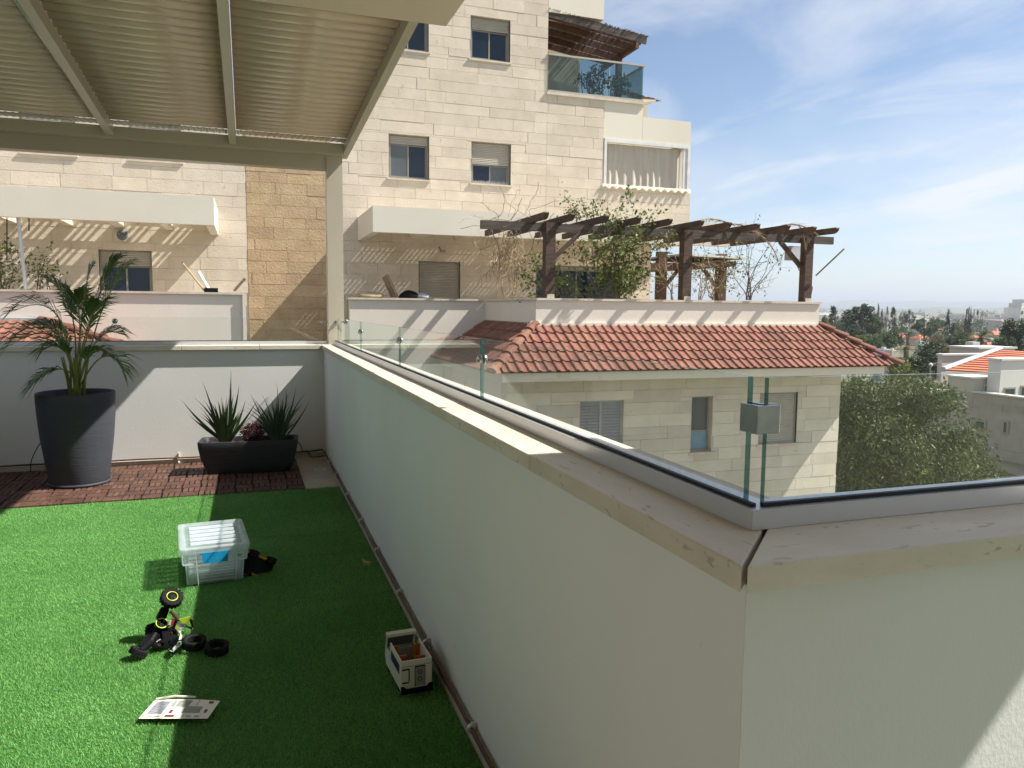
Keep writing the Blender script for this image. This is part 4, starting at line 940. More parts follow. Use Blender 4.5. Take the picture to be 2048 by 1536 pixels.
# bird spikes on the sill of the half-shuttered window
m = MB()
for k in range(26): x = 6.06+k*.04; m.tube([(x, YF-.01, 5.06), (x+random.uniform(-.02, .02), YF-.02, 5.15)], .003, 4)
kind(m.build('bird_spikes', 'white_frame', ab), 'stuff')

# terrace roof beams (white boxed fascia on lattice), left and right
def fascia(x0, x1, open_end, nm):
    m = MB(); m.box(x0, x1, 18.4, 18.58, 3.36, 3.97)
    fo = m.build('terrace_fascia', 'bldg_plaster', ab)
    e = x1 if open_end > 0 else x0; a, b = sorted((e, e-open_end*.18))
    MB().box(a, b, 18.5805, 20.985, 3.362, 3.968).build('end_beam', 'bldg_plaster', ab)
    return fo
fascia(-7.5, -.62, 1, 'l'); fascia(2.86, 12.72, -1, 'r')
def cross_beams(xs, z0, z1):
    for x in xs: MB().box(x-.08, x+.08, 18.581, 20.985, z0, z1).build('cross_beam', 'bldg_plaster', ab)
cross_beams((-1.75, -2.85, -3.95, -5.05, -6.15), 3.45, 3.66); cross_beams((4.35, 5.6, 6.85, 8.1, 9.35, 10.6, 11.85), 3.45, 3.66)
m = MB(); x = -7.2
while x < -.85:
    if not any(abs(x-c_) < .20 for c_ in (-1.75, -2.85, -3.95, -5.05, -6.15)): m.box(x-.04, x+.04, 18.60, 20.98, 3.665, 3.685)
    x += .178
for k in range(19): y = 20.975-k*.128; m.box(-7.4, -.82, y-.034, y, 3.722, 3.75)
kind(m.build('lattice', 'bldg_plaster', ab), 'stuff')
m = MB(); x = 3.1
while x < 12.5: m.box(x-.05, x+.05, 18.60, 20.98, 3.665, 3.685); x += .135
for k in range(13): y = 20.97-k*.19; m.box(3.05, 12.7, y-.10, y, 3.722, 3.75)
kind(m.build('lattice', 'bldg_plaster', ab), 'stuff')

# terrace parapets
def parapet(nm, pts_list):
    m = MB()
    for b in pts_list: m.box(*b)
    return m.build('terrace_parapet', 'parapet_plaster', ab)
parapet('l', [(-8.5, -.005, 18.4, 18.6, -9.4, 1.84)]); parapet('r', [(2.30, 5.62, 18.4, 18.6, -9.4, 1.77)])
parapet('n', [(5.62, 12.75, 14.8, 15.0, -.2, 1.77), (5.62, 5.82, 15.0005, 18.6, -.2, 1.77), (12.55, 12.75, 15.0005, 22.5, -.2, 1.77)])
MB().box(-.075, -.004, 18.335, 18.3995, -9.4, 1.84).build('shadow_fin', 'parapet_plaster', ab)  # added trim whose shadow makes the dark strip at the parapet end
def copings(a, b, n, f):
    for i in range(n):
        p = a+(b-a)*i/n; q = a+(b-a)*(i+1)/n; f(p+.003, q-.003, i)
copings(-8.5, .02, 6, lambda p, q, i: MB().box(p, q, 18.35, 18.65, 1.842, 1.888+.001*(i % 2)).build('coping_slab', 'bldg_coping', ab))
copings(2.26, 5.58, 3, lambda p, q, i: MB().box(p, q, 18.35, 18.65, 1.772, 1.818+.001*(i % 2)).build('coping_slab', 'bldg_coping', ab))
copings(5.58, 12.80, 6, lambda p, q, i: MB().box(p, q, 14.76, 15.04, 1.772, 1.818+.001*(i % 2)).build('coping_slab', 'bldg_coping', ab))
copings(15.042, 18.345, 3, lambda p, q, i: MB().box(5.58, 5.86, p, q, 1.772, 1.8175+.001*(i % 2)).build('coping_slab', 'bldg_coping', ab))
# terrace floors
MB().box(-8.4, -.1, 18.6, 21, .85, 1.0).build('terrace_deck', 'bldg_coping', ab); MB().box(5.82, 12.55, 15.0, 21.0, .80, .95).box(2.4, 5.82, 18.6, 21, .8, .949).build('terrace_deck', 'bldg_coping', ab)
MB().box(2.1565, 2.50, 18.65, 20.98, -9.4, 1.75).build('side_pier', 'tan_mortar', ab)

# ---- lower wing with tiled roof
low_holes = [(6.33, 7.31, -1.30, -.256), (8.93, 9.45, -1.44, -.236), (10.65, 11.665, -1.352, -.206)]
low_r = [(4.75, 12.84, -9.4, .22)]
lw = wall('lower_wall', minus(low_r, low_holes), 14.1, .3, 'mortar')
MB().box(4.75, 4.95, 14.4005, 18.4, -9.4, .22).box(12.64, 12.84, 14.4005, 22, -9.4, .22).build('lower_side_wall', 'parapet_plaster', ab)
for q in courses(low_r, .262, .6, 1.35, 14, -3.4, .205, 4.75, 12.84, low_holes): STONES.append((lw, 'warm_stone', *q, 14.088, (q[1]-q[0])*(q[3]-q[2])/14.5**2*(1 if q[2] > -2.2 else .15)))
MB().prism([(4.48, 13.50), (13.50, 13.50), (13.50, 22), (12.7, 22), (12.7, 14.25), (4.9, 14.25), (4.9, 18.4), (4.48, 18.4)], 'Z', .222, .39).build('eave_fascia', 'bldg_plaster', ab)
# louvred shutters, slot window, roller shutter
def louvred(x0, x1, z0, z1, y):
    t = .04; f = MB(); yb = y+.07; xm = (x0+x1)/2
    for a, b in ((x0, x0+t), (xm-t*.7, xm+t*.7), (x1-t, x1)): f.box(a, b, yb-.02, yb+.03, z0, z1)
    for a, b in ((z0, z0+t), (z1-t, z1)): f.box(x0+t, xm-t*.7, yb-.02, yb+.03, a, b); f.box(xm+t*.7, x1-t, yb-.02, yb+.03, a, b)
    wn = f.build('shuttered_window', 'louvre_shutter', ab)
    for (a, b) in ((x0+t, xm-t*.7), (xm+t*.7, x1-t)):
        nsl = 15; hh = (z1-z0-2*t)/nsl
        for k in range(nsl):
            z = z0+t+k*hh; m = MB(); m.add([(a, yb-.018, z+.004), (b, yb-.018, z+.004), (b, yb+.02, z+hh*.95), (a, yb+.02, z+hh*.95), (a, yb-.012, z), (b, yb-.012, z), (b, yb+.026, z+hh*.85), (a, yb+.026, z+hh*.85)], [(0, 1, 2, 3), (7, 6, 5, 4), (0, 4, 5, 1), (1, 5, 6, 2), (2, 6, 7, 3), (3, 7, 4, 0)]); m.build('slat', 'louvre_shutter', wn)
    MB().box(x0+.01, x1-.01, yb+.04, yb+.05, z0+.01, z1-.01).build('backing', 'dark_room', wn)
    MB().box(x0-.03, x1+.03, y-.04, y+.04, z0-.04, z0-.002).build('sill', 'bldg_coping', wn)
louvred(*low_holes[0], 14.1)
x0, x1, z0, z1 = low_holes[1]; f = MB(); yb = 14.22
f.box(x0, x0+.04, yb, yb+.05, z0, z1).box(x1-.04, x1, yb, yb+.05, z0, z1).box(x0+.04, x1-.04, yb, yb+.05, z1-.04, z1).box(x0+.04, x1-.04, yb, yb+.05, z0, z0+.05).box(x0+.04, x1-.04, yb, yb+.05, z0+.42, z0+.46)
wn = f.build('narrow_window', 'win_frame', ab); MB().box(x0+.04, x1-.04, yb+.02, yb+.03, z0+.46, z1-.04).build('pane', 'win_glass_grey', wn); MB().box(x0+.04, x1-.04, yb+.02, yb+.03, z0+.05, z0+.42).build('lower_pane', 'blue_film', wn)
MB().box(x0-.04, x1+.06, 14.05, 14.215, z0-.05, z0-.002).build('sill', 'bldg_coping', wn)
window(*low_holes[2], 14.1, .93, dep=.09)

# ---- roof tiles
TW, TL = .192, .335
def tile_mesh():
    """interlocking tile: flat pan and a rolled ridge, lower edge raised over the next row"""
    pr = [(0, .0), (.05*TW/.19, -.006), (.095, -.004), (.112, .006), (.119, .022), (.140, .029), (.167, .026), (.186, .005), (TW+.006, .0)]
    m = MB(); n_ = len(pr); v = []
    for (vv, up) in ((-.02, .0), (TL, .030)):
        for (u, h_) in pr: v.append((u, vv, h_+up))
    for (u, h_) in pr: v.append((u, TL-.003, h_+.008))
    f = [(i, i+1, n_+i+1, n_+i) for i in range(n_-1)]+[(n_+i, n_+i+1, 2*n_+i+1, 2*n_+i) for i in range(n_-1)]
    m.add(v, f); me = bpy.data.meshes.new('roof_tile'); me.from_pydata(m.v, [], m.f); me.materials.append(MATS['roof_tile'])
    bm = bmesh.new(); bm.from_mesh(me); bmesh.ops.recalc_face_normals(bm, faces=bm.faces); bm.to_mesh(me); bm.free()
    for p in me.polygons: p.use_smooth = True
    me.set_sharp_from_angle(angle=R(50)); return me
TM = tile_mesh()
def tiled_slope(par, origin, across, down, nrow, span, lim=None, cap=999, mesh=None, tl=TL):
    """origin = top corner; across, down = unit vectors; span(v)->(u0,u1) usable range at distance v down the slope"""
    across = Vector(across).normalized(); down = Vector(down).normalized(); nrm = across.cross(down).normalized()
    if nrm.z < 0: nrm = -nrm
    n_ = 0
    for r in range(nrow):
        v = r*(tl-.012); u0, u1 = span(v+tl*.5); k = math.floor(u0/TW)
        while k*TW < u1:
            if k*TW > u0-TW*.55 and (k+1)*TW < u1+TW*.55:
                o = obj('roof_tile', mesh or TM, par); Mx = Matrix((across, down, nrm)).transposed().to_4x4(); Mx.translation = Vector(origin)+across*(k*TW)+down*v+nrm*.012
                o.matrix_basis = Mx; n_ += 1
            k += 1
    return n_
rf = MB(); A = (5.62, 14.8, 1.27); B = (12.75, 14.8, 1.27); C_ = (13.85, 13.44, .40); D_ = (4.26, 13.44, .40); E_ = (4.26, 18.4, .40); F_ = (5.62, 18.4, 1.27); G_ = (13.85, 22, .40); H_ = (12.75, 22, 1.27)
rf.add([A, B, C_, D_, E_, F_, G_, H_], [(0, 1, 2, 3), (5, 0, 3, 4), (1, 7, 6, 2)]); troof = rf.build('tiled_roof', 'tile_red', ab)
dn = Vector((0, -1.36, -.87)); Ls = dn.length
tiled_slope(troof, (5.62, 14.8, 1.27), (1, 0, 0), dn, 5, lambda v: (-1.36*v/Ls, 7.13+1.10*v/Ls))
dl = Vector((-1.36, 0, -.87))
tiled_slope(troof, (5.62, 18.4, 1.27), (0, -1, 0), dl, 5, lambda v: (0, 3.6+1.36*v/Ls))
dr2 = Vector((1.1, 0, -.87))
def hip(a, b, n_, par):
    a = Vector(a); b = Vector(b); d = (b-a)/n_; t = d.normalized(); s = t.cross(Vector((0, 0, 1))).normalized(); u = s.cross(t)
    for k in range(n_):
        m = MB(); p = a+d*k; q = a+d*(k+1.12); vs = []
        for (pt_, r, up) in ((p, .085, 0.01), (q, .115, .03)):
            for j in range(7): an = math.pi*j/6; vs.append(pt_+s*r*math.cos(an)+u*(r*.8*math.sin(an)+up))
        m.add(vs, [(j, j+1, 8+j, 7+j) for j in range(6)]+[tuple(range(7, 14))]); m.build('hip_tile', 'roof_tile', par, smooth=False)
hip((5.62, 14.8, 1.29), (4.26, 13.44, .42), 6, troof); hip((12.75, 14.8, 1.29), (13.87, 13.42, .42), 6, troof)
m = MB(); m.tube([Vector((5.56, 14.82, 1.33)), Vector((4.20, 13.46, .46))], .03, 6); m.build('hip_mortar', 'hip_mortar', troof)
MB().box(5.56, 12.80, 14.74, 14.7995, 1.25, 1.31).build('flashing', 'bldg_plaster', ab)
# left roof (mostly hidden behind the balustrade)
rl = MB(); rl.add([(-4.06, 18.4, 1.24), (-8.5, 18.4, 1.24), (-8.5, 16.4, .70), (-2.06, 16.4, .70), (-2.06, 18.4, .70)], [(0, 1, 2, 3), (0, 3, 4)]); troof2 = rl.build('tiled_roof', 'tile_red', ab)
dn2 = Vector((0, -2.0, -.54)); L2 = dn2.length
tiled_slope(troof2, (-4.06, 18.4, 1.25), (-1, 0, 0), dn2, 5, lambda v: (-2.0*v/L2, 1.7))
hip((-4.06, 18.38, 1.27), (-2.06, 16.4, .73), 6, troof2)
MB().box(-8.5, -4.0, 18.33, 18.3995, 1.22, 1.30).build('flashing', 'flashing', ab)

# stones: the 300 that show largest are pieces of their own, the rest one joined part per wall
STONES.sort(key=lambda s: -s[-1])
UM = {k: unit_box('stone', k) for k in ('stone', 'tan_stone', 'warm_stone')}
rest = {}
rs_ = random.Random(5)
for i, (wl, mt, x0, x1, z0, z1, y, wt) in enumerate(STONES):
    pr0 = rs_.uniform(0, .007)
    if i < 300:
        o = obj('stone', UM[mt], wl); o.location = (x0, y-pr0, z0); o.scale = (x1-x0, .012+pr0, z1-z0)
    else: rest.setdefault((wl.name, mt), (wl, MB()))[1].box(x0, x1, y-pr0, y+.0115, z0, z1)
for (nm, mt), (wl, m) in rest.items(): kind(m.build('stone_cladding', mt, wl), 'stuff')

# ---- upper right: plaster block, curtained bay, balcony, reed-covered pergola
MB().box(10.032, 11.30, YF-.004, 21.5, 6.60, 7.73).build('plaster_block', 'bldg_plaster', ab); MB().box(11.302, 12.95, YF-.006, 21.6, 6.60, 7.31).build('plaster_block', 'bldg_plaster', ab)
MB().box(10.06, 12.98, 21.37, 24, 5.24, 5.30).box(12.5, 12.97, 21.30, 21.36, 5.25, 6.60).box(10.03, 10.10, 21.36, 24, 5.24, 7.3).build('bay_reveal', 'bldg_plaster', ab)
bay = MB(); bay.box(10.05, 12.96, 20.97, 21.03, 6.50, 6.598).box(10.05, 10.13, 20.97, 21.03, 5.25, 6.50).box(12.72, 12.80, 20.99, 21.05, 5.25, 6.50).box(12.801, 12.859, 21.04, 21.10, 5.25, 6.50).box(12.86, 12.95, 20.97, 21.03, 5.25, 6.50).build('bay_frame', 'white_frame', ab)
m = MB(); nx = 120
for i in range(nx+1):
    x = 10.14+(12.72-10.14)*i/nx; y = 21.16+.022*math.sin(i*.55+1.1*math.sin(i*.09))+.015*math.sin(i*.21+2)
    for z, s in ((6.49, .3), (6.0, .8), (5.30, 1.15)): m.v.append((x, 21.16+(y-21.16)*s, z))
for i in range(nx):
    for j in range(2): m.f.append((i*3+j, (i+1)*3+j, (i+1)*3+j+1, i*3+j+1)); m.m.append(0)
m.build('curtain', 'curtain', ab, smooth=True)
m = MB(); nx = 96
for i in range(nx+1):
    x = 10.0+(12.96-10.0)*i/nx; w_ = .028*math.sin(i*2*math.pi/8)
    m.v += [(x, 20.93+w_*.5, 5.27), (x, 20.915+w_*.9, 5.18+.035*math.sin(i*2*math.pi/8)), (x, 20.978, 5.285)]
for i in range(nx):
    m.f += [(i*3, (i+1)*3, (i+1)*3+1, i*3+1), (i*3+2, (i+1)*3+2, (i+1)*3, i*3)]; m.m += [0, 0]
m.build('valance', 'awning', ab, smooth=True)
MB().box(8.2, 11.36, 20.93, 23.4, 7.66, 7.735).build('balcony_slab', 'bldg_coping', ab)
MB().box(8.0, 8.229, 21.36, 24, 7.74, 11.5).build('rear_wall', 'bldg_plaster', ab); MB().box(8.23, 10.3, 23.45, 23.7, 5.3, 10.5).box(10.3, 13, 23.9, 24.2, 5.3, 8.6).build('rear_wall', 'tan_mortar', ab)
rl_ = MB(); rl_.box(8.235, 11.32, 20.93, 20.985, 8.74, 8.79).box(11.24, 11.32, 20.986, 23.3, 8.74, 8.79).box(8.24, 11.28, 20.945, 20.975, 7.74, 7.79); rl_.build('balcony_rail', 'shutter', ab)
for a, b in ((8.25, 9.17), (9.19, 10.15), (10.17, 11.22)): MB().box(a, b, 20.955, 20.965, 7.79, 8.74).build('balcony_pane', 'balcony_glass', ab)
MB().box(11.26, 11.27, 20.99, 23.3, 7.74, 8.74).build('balcony_pane', 'balcony_glass', ab)
MB().box(8.232, 9.95, 20.985, 23, 9.92, 11.6).build('roof_parapet', 'bldg_plaster', ab)
bp_ = thing('balcony_pergola', 'reed covered brown timber pergola on the top floor balcony', 'pergola', (10, 21, 7.74))
pl = at(1097, 15, 'Y', 21.03); pr2 = at(1293, 70, 'Y', 21.03)
for k in range(5):
    y = 21.14+k*.52; dz = -.0*k
    MB().bar((8.24, y, pl.z-.16+dz), (pr2.x-.12, y, pr2.z-.18+dz), .07, .17).build('rafter', 'wood_brown', bp_)
MB().bar((8.24, 21.03, pl.z-.15), (pr2.x, 21.03, pr2.z-.17), .05, .20).build('fascia_board', 'wood_beam', bp_)
MB().bar((pr2.x-.3, 21.0, pr2.z-.33), (pr2.x-.3, 23.4, pr2.z-.33), .10, .16).build('beam', 'wood_brown', bp_)
MB().box(pr2.x-.42, pr2.x-.26, 22.05, 22.2, 7.74, pr2.z-.4).build('post', 'wood_brown', bp_)
m = MB(); nre = 150
for i in range(nre):
    t = i/(nre-1); x = 8.24+(pr2.x+.06-8.24)*t; z = pl.z-.04+(pr2.z-pl.z)*t+random.uniform(-.012, .012)
    if random.random() < .12: continue
    m.tube([(x, 20.98+random.uniform(-.05, .05), z), (x+random.uniform(-.02, .02), 23.4, z+random.uniform(-.02, .03))], .011, 5)
kind(m.build('reed_mat', 'reed', bp_), 'stuff')
tr3 = MB(); p = at(1262, 178, 'Y', 23.2); q = at(1306, 203, 'Y', 22.6); tr3.hexa([(p.x-.6, 22.4, q.z-.25), (q.x, 22.4, q.z-.02), (q.x, 25, q.z-.02), (p.x-.6, 25, q.z-.25), (p.x-.6, 22.4, q.z-.04), (q.x, 22.4, q.z), (p.x-.1, 25, p.z+.05), (p.x-.6, 25, p.z+.05)]); troof3 = tr3.build('tiled_roof', 'bldg_plaster', ab)
a3 = Vector((1, 0, 0)); tiled_slope(troof3, (p.x-.5, 23.9, p.z+.12), (1, 0, 0), (0.22, -1.36, -.62), 5, lambda v: (0, .55+.33*v))

# ================================================================== THINGS ON THE TERRACES OPPOSITE
tpg = thing('timber_pergola', 'dark weathered timber pergola with overhanging rafters on the tiled wing terrace', 'pergola', (9, 14.9, 1.82))
for x in (5.93, 9.16, 12.40):
    po = MB().box(x-.105, x+.105, 14.80, 15.0, 1.82, 3.30 if x > 6 else 3.355).build('post', 'wood_dark', tpg)
    MB().box(x-.075, x+.085, 14.778, 14.799, 1.8195, 1.90).build('post_foot', 'bldg_coping', po)
MB().box(4.50, 13.25, 15.003, 15.09, 3.19, 3.362).build('front_beam', 'wood_beam', tpg)
RX = [5.62, 6.20, 6.94, 7.67, 8.40, 9.15, 9.88, 10.60, 11.35, 12.09, 12.68]
for i, x in enumerate(RX):
    a = 14.28+random.uniform(-.04, .04); m = MB()
    m.prism([(a+.03, 3.495), (a, 3.47), (a+.05, 3.40), (a+.14, 3.364), (18.3, 3.364), (18.3, 3.495)], 'X', x-.045, x+.045); m.build('rafter', 'wood_dark', tpg)
for (x, s) in ((5.93, 1), (12.40, -1)):
    MB().bar((x+s*.10, 14.95, 2.62), (x+s*.72, 14.95, 3.19), .08, .09, (0, 1, 0)).build('knee_brace', 'wood_dark', tpg)
gz = thing('timber_gazebo', 'small timber gazebo with sloping roof at the far corner of the terrace', 'gazebo', (13.6, 22.5, 1))
p1 = at(1322, 598, 'Y', 22.3); p2 = at(1441, 598, 'Y', 22.3); zt1 = at(1322, 540, 'Y', 22.3).z; ztp = at(1440, 508, 'Y', 22.3).z
for p in (p1, p2): MB().box(p.x-.14, p.x+.14, 22.2, 22.48, .95, ztp).build('post', 'wood_brown', gz)
for (p, s) in ((p1, 1), (p2, -1)): MB().bar((p.x, 22.34, zt1-.7), (p.x+s*.7, 22.34, zt1+.1), .1, .1, (0, 1, 0)).build('knee_brace', 'wood_brown', gz)
e1 = at(1300, 520, 'Y', 21.9); e2 = at(1482, 518, 'Y', 21.9)
MB().hexa([(e1.x, 21.8, e1.z-.35), (e2.x-.25, 21.8, e1.z-.12), (e2.x-.25, 24.5, e1.z-.12), (e1.x, 24.5, e1.z-.35), (e1.x, 21.8, e1.z-.1), (e2.x-.25, 21.8, e1.z+.05), (e2.x-.25, 24.5, e1.z+.05), (e1.x, 24.5, e1.z-.1)]).build('roof_beam', 'wood_brown', gz)
MB().hexa([(e1.x+1.0, 21.6, e1.z+.16), (e2.x, 21.6, e2.z-.02), (e2.x, 24.5, e2.z-.02), (e1.x+1.0, 24.5, e1.z+.16), (e1.x+1.0, 21.6, e1.z+.22), (e2.x, 21.6, e2.z+.04), (e2.x, 24.5, e2.z+.04), (e1.x+1.0, 24.5, e1.z+.22)]).build('roof_sheet', 'town_white', gz)

def twig_walk(p, d, n, step, rs, grav=0.0, wob=.5):
    P = [Vector(p)]; d = Vector(d).normalized()
    for i in range(n):
        d = (d+Vector((rs.gauss(0, wob), rs.gauss(0, wob*.6), rs.gauss(0, wob)+grav))*.5).normalized(); P.append(P[-1]+d*step)
    return P
def climber(name, label, cat, base_pts, mat_w, mat_l, leaves, seed, up=(0, 0, 1), nst=6, ln=10, step=.13, ls=(.06, .10), rad=.012, grav=.0, wob=.5, fork=2, box=None, leafy=1.0, group=None):
    """woody climber: forking stems and loose leaves along them"""
    rs = random.Random(seed); t = thing(name, label, cat, base_pts[0], group); m = MB(); tips = []
    for s in range(nst):
        b = Vector(base_pts[s % len(base_pts)])+Vector((rs.uniform(-.06, .06), rs.uniform(-.05, .05), 0))
        P = twig_walk(b, Vector(up)+Vector((rs.gauss(0, .25), rs.gauss(0, .1), 0)), ln, step, rs, grav, wob)
        m.tube(P, [rad*(1-.7*i/(len(P)-1)) for i in range(len(P))], 5); tips += P[2:]
        for f in range(fork*2):
            q = P[rs.randrange(2, len(P))]; P2 = twig_walk(q, (rs.gauss(0, 1), rs.gauss(0, .4), rs.gauss(.2, .7)), max(3, ln//2), step*.8, rs, grav, wob); m.tube(P2, [rad*.5*(1-.7*i/(len(P2)-1)) for i in range(len(P2))], 4); tips += P2[1:]
            if fork > 1:
                q = P2[-2]; P3 = twig_walk(q, (rs.gauss(0, 1), rs.gauss(0, .4), rs.gauss(0, .8)), 4, step*.6, rs, grav, wob); m.tube(P3, rad*.25, 4); tips += P3
    kind(m.build('stems', mat_w, t), 'stuff')
    if leaves:
        T = np.array([tuple(p) for p in tips]); c = T[rng.integers(0, len(T), leaves)]+rng.normal(size=(leaves, 3))*.07*leafy
        if box: k = (c[:, 0] > box[0]) & (c[:, 0] < box[1]) & (c[:, 2] > box[2]) & (c[:, 2] < box[3]); c = c[k]
        n = len(c); D = rdir(n); D[:, 2] -= .4; D /= np.linalg.norm(D, axis=1)[:, None]; U = np.cross(D, rdir(n)); U /= np.linalg.norm(U, axis=1)[:, None]; l_ = rng.uniform(*ls, n)
        V, F = quad_cloud(c, D, U, l_, l_*.55); big_mesh('leaves', V, F, mat_l, t)
    return t
def gp(x, y, Y): return tuple(at(x, y, 'Y', Y))
dv = thing('dry_vine', 'dry leafless vine hanging from the left end of the timber pergola', 'vine', gp(1015, 596, 17.2))
rs = random.Random(31); m = MB()
for i in range(95):
    x = rs.gauss(1018, 15); P = twig_walk(at(x, rs.uniform(455, 520), 'Y', 17.2+rs.uniform(-.3, .3)), (rs.gauss(0, .4), 0, -1), rs.randint(6, 13), .085, rs, -.12, .7); m.tube(P, rs.uniform(.004, .009), 4)
for i in range(24):
    P = twig_walk(at(rs.uniform(960, 1080), rs.uniform(425, 450), 'Y', 15.6+rs.uniform(-.6, 1.6)), (rs.gauss(0, 1), rs.gauss(0, .5), rs.gauss(0, .4)), 9, .1, rs, 0, .6); m.tube(P, .006, 4)
for x in (1008, 1022, 1030): m.tube(twig_walk(at(x, 600, 'Y', 17.25), (.05, 0, 1), 12, .14, rs, .1, .35), .012, 5)
m.build('stems', 'dry_twig', dv)
climber('flowering_climber', 'green climber twining up the second pergola bay in front of the glass doors', 'climber', [gp(1205, 597, 15.25), gp(1225, 597, 15.3), gp(1235, 597, 15.25)], 'vine_wood', 'vine_leaf', 2600, 21, nst=14, ln=15, step=.125, wob=.42, ls=(.06, .12))
climber('flowering_climber', 'green climber beside the leftmost pergola post', 'climber', [gp(1130, 597, 15.3), gp(1090, 597, 15.4)], 'vine_wood', 'vine_leaf', 800, 22, nst=6, ln=9, step=.11, wob=.5, ls=(.05, .10))
climber('roof_climber', 'sprig of green leaves standing up through the pergola rafters', 'climber', [gp(1185, 440, 15.6), gp(1160, 440, 15.6)], 'vine_wood', 'vine_leaf', 320, 23, nst=4, ln=5, step=.09, wob=.5, ls=(.05, .09))
climber('roof_climber', 'green trails of leaves hanging over the pergola front beam', 'climber', [gp(1270, 462, 14.9), gp(1330, 468, 14.9), gp(1245, 470, 14.9)], 'vine_wood', 'vine_leaf', 360, 24, up=(0, 0, -.6), nst=6, ln=5, step=.08, wob=.6, ls=(.05, .09), grav=-.1)
climber('bare_shrub', 'nearly bare branching shrub standing between the last two pergola posts', 'shrub', [gp(1497, 600, 15.3)], 'vine_wood', 'vine_leaf', 90, 25, nst=9, ln=11, step=.13, wob=.34, ls=(.05, .10))
climber('bare_shrub', 'twiggy brown shrub behind the middle pergola post', 'shrub', [gp(1400, 600, 16.2), gp(1345, 600, 16.2), gp(1425, 600, 16.2)], 'dry_twig', 'dry_tree_leaf', 420, 26, nst=12, ln=9, step=.12, wob=.45, ls=(.04, .07))
climber('climbing_plant', 'yellow green climber around the gazebo post', 'climber', [gp(1420, 595, 17.5), gp(1440, 595, 17.5)], 'vine_wood', 'vine_leaf', 260, 27, nst=6, ln=10, step=.14, wob=.4, ls=(.05, .1))
# dead palm fronds thrown over the rafters
for i, (a, b, c) in enumerate((((1470, 452), (1430, 430), (1395, 442)), ((1450, 450), (1490, 440), (1532, 480)), ((1560, 452), (1600, 440), (1635, 470)), ((1590, 450), (1605, 445), (1612, 500)), ((1530, 480), (1545, 490), (1556, 520)))):
    A_, B_, C2 = at(*a, 'Y', 15.0), at(*b, 'Y', 14.9), at(*c, 'Y', 14.66); m = MB(); m.tube([bez(A_, B_, C2, t/8) for t in range(9)], .012, 5)
    for k in range(46):
        t = .12+.88*k/45; p = bez(A_, B_, C2, t); tg = (bez(A_, B_, C2, min(1, t+.05))-bez(A_, B_, C2, t-.05)).normalized(); d = (tg+Vector((random.gauss(0, .35), random.gauss(0, .3), random.gauss(-.35, .3)))).normalized(); l_ = random.uniform(.2, .38); s = d.orthogonal().normalized()*.009
        m.add([p-s, p+s, p+d*l_], [(0, 1, 2)])
    o = m.build('dead_palm_frond', 'dry_leaf'); tag(o, ('dry brown palm frond curling up from the middle rafters', 'dry brown palm frond lying along the right hand rafters', 'dry brown palm frond draped over the end rafter', 'dry brown palm frond hanging down the end post', 'short dry frond tip hanging below the front beam')[i], 'palm frond', 'dead fronds on the pergola')
# electrical box, mast, leaning things
eb = thing('meter_box', 'grey metal cabinet hung behind the last pergola post', 'cabinet', gp(1590, 505, 15.6))
a = at(1578, 492, 'Y', 15.6); b = at(1603, 521, 'Y', 15.6); MB().box(a.x, b.x, 15.55, 15.75, b.z, a.z).build('case', 'grey_plastic', eb); MB().box(a.x+.02, b.x-.02, 15.535, 15.5495, b.z+.02, a.z-.02).build('door', 'alu', eb)
m = MB(); m.tube([at(1590, 521, 'Y', 15.6), at(1598, 540, 'Y', 15.4), at(1612, 552, 'Y', 15.1), at(1625, 575, 'Y', 14.95), at(1622, 590, 'Y', 14.9)], .012, 6); m.build('cable', 'cable_black', eb)
m = MB(); m.tube([at(1632, 551, 'Y', 14.74), at(1688, 498, 'Y', 14.6)], .018, 7); tag(m.build('mast_pole', 'vine_wood'), 'thin bare pole sticking out sideways from the end pergola post', 'pole')
# left terrace bits
def rod(nm, a, b, Y, r, mat, lab, cat, grp=None):
    m = MB(); m.tube([at(*a, 'Y', Y), at(*b, 'Y', Y)], r, 8); return tag(m.build(nm, mat), lab, cat, grp)
rod('awning_pole', (52, 583), (36, 432), 18.75, .035, 'alu', 'slim grey metal pole rising from the left terrace parapet to the roof edge', 'pole')
bm_ = thing('mop_handle', 'wooden mop handle leaning over the left terrace parapet', 'broom', gp(410, 585, 18.8)); m = MB(); m.tube([at(411, 584, 'Y', 18.8), at(364, 525, 'Y', 19.0)], .022, 8); m.build('handle', 'dry_twig', bm_)
m = MB(); m.box(*sorted((at(392, 0, 'Y', 18.8).x, at(420, 0, 'Y', 18.8).x)), 18.7, 18.95, 1.889, 1.99); m.build('head', 'black_plastic', bm_)
rod('pale_plank', (419, 582), (396, 543), 18.75, .04, 'white_plastic', 'pale plank leaning beside the mop on the left parapet', 'plank', 'planks leaning on the parapets')
rod('bent_pipe', (468, 582), (490, 557), 18.7, .03, 'vine_wood', 'short brown pipe leaning at the right end of the left parapet', 'pipe')
wl_ = thing('wall_lamp', 'round caged bulkhead lamp on the shaded wall of the left terrace', 'lamp', gp(245, 470, 20.9)); c_ = at(245, 470, 'Y', 20.9)
MB().lathe([(0, .10), (.07, .09), (.12, .05), (.135, 0), (.135, -.05), (0, -.05)], c_, 24, 0, Matrix.Rotation(R(90), 4, 'X')).build('dome', 'win_glass_grey', wl_, smooth=True)
MB().lathe([(.125, .03), (.15, .03), (.15, -.06), (.125, -.06)], c_, 24, 0, Matrix.Rotation(R(90), 4, 'X')).build('rim', 'clip_white', wl_)
cm = thing('wall_camera', 'small dark security camera on the wall above the closed shutter', 'camera', gp(883, 500, 20.9)); c_ = at(883, 502, 'Y', 20.85)
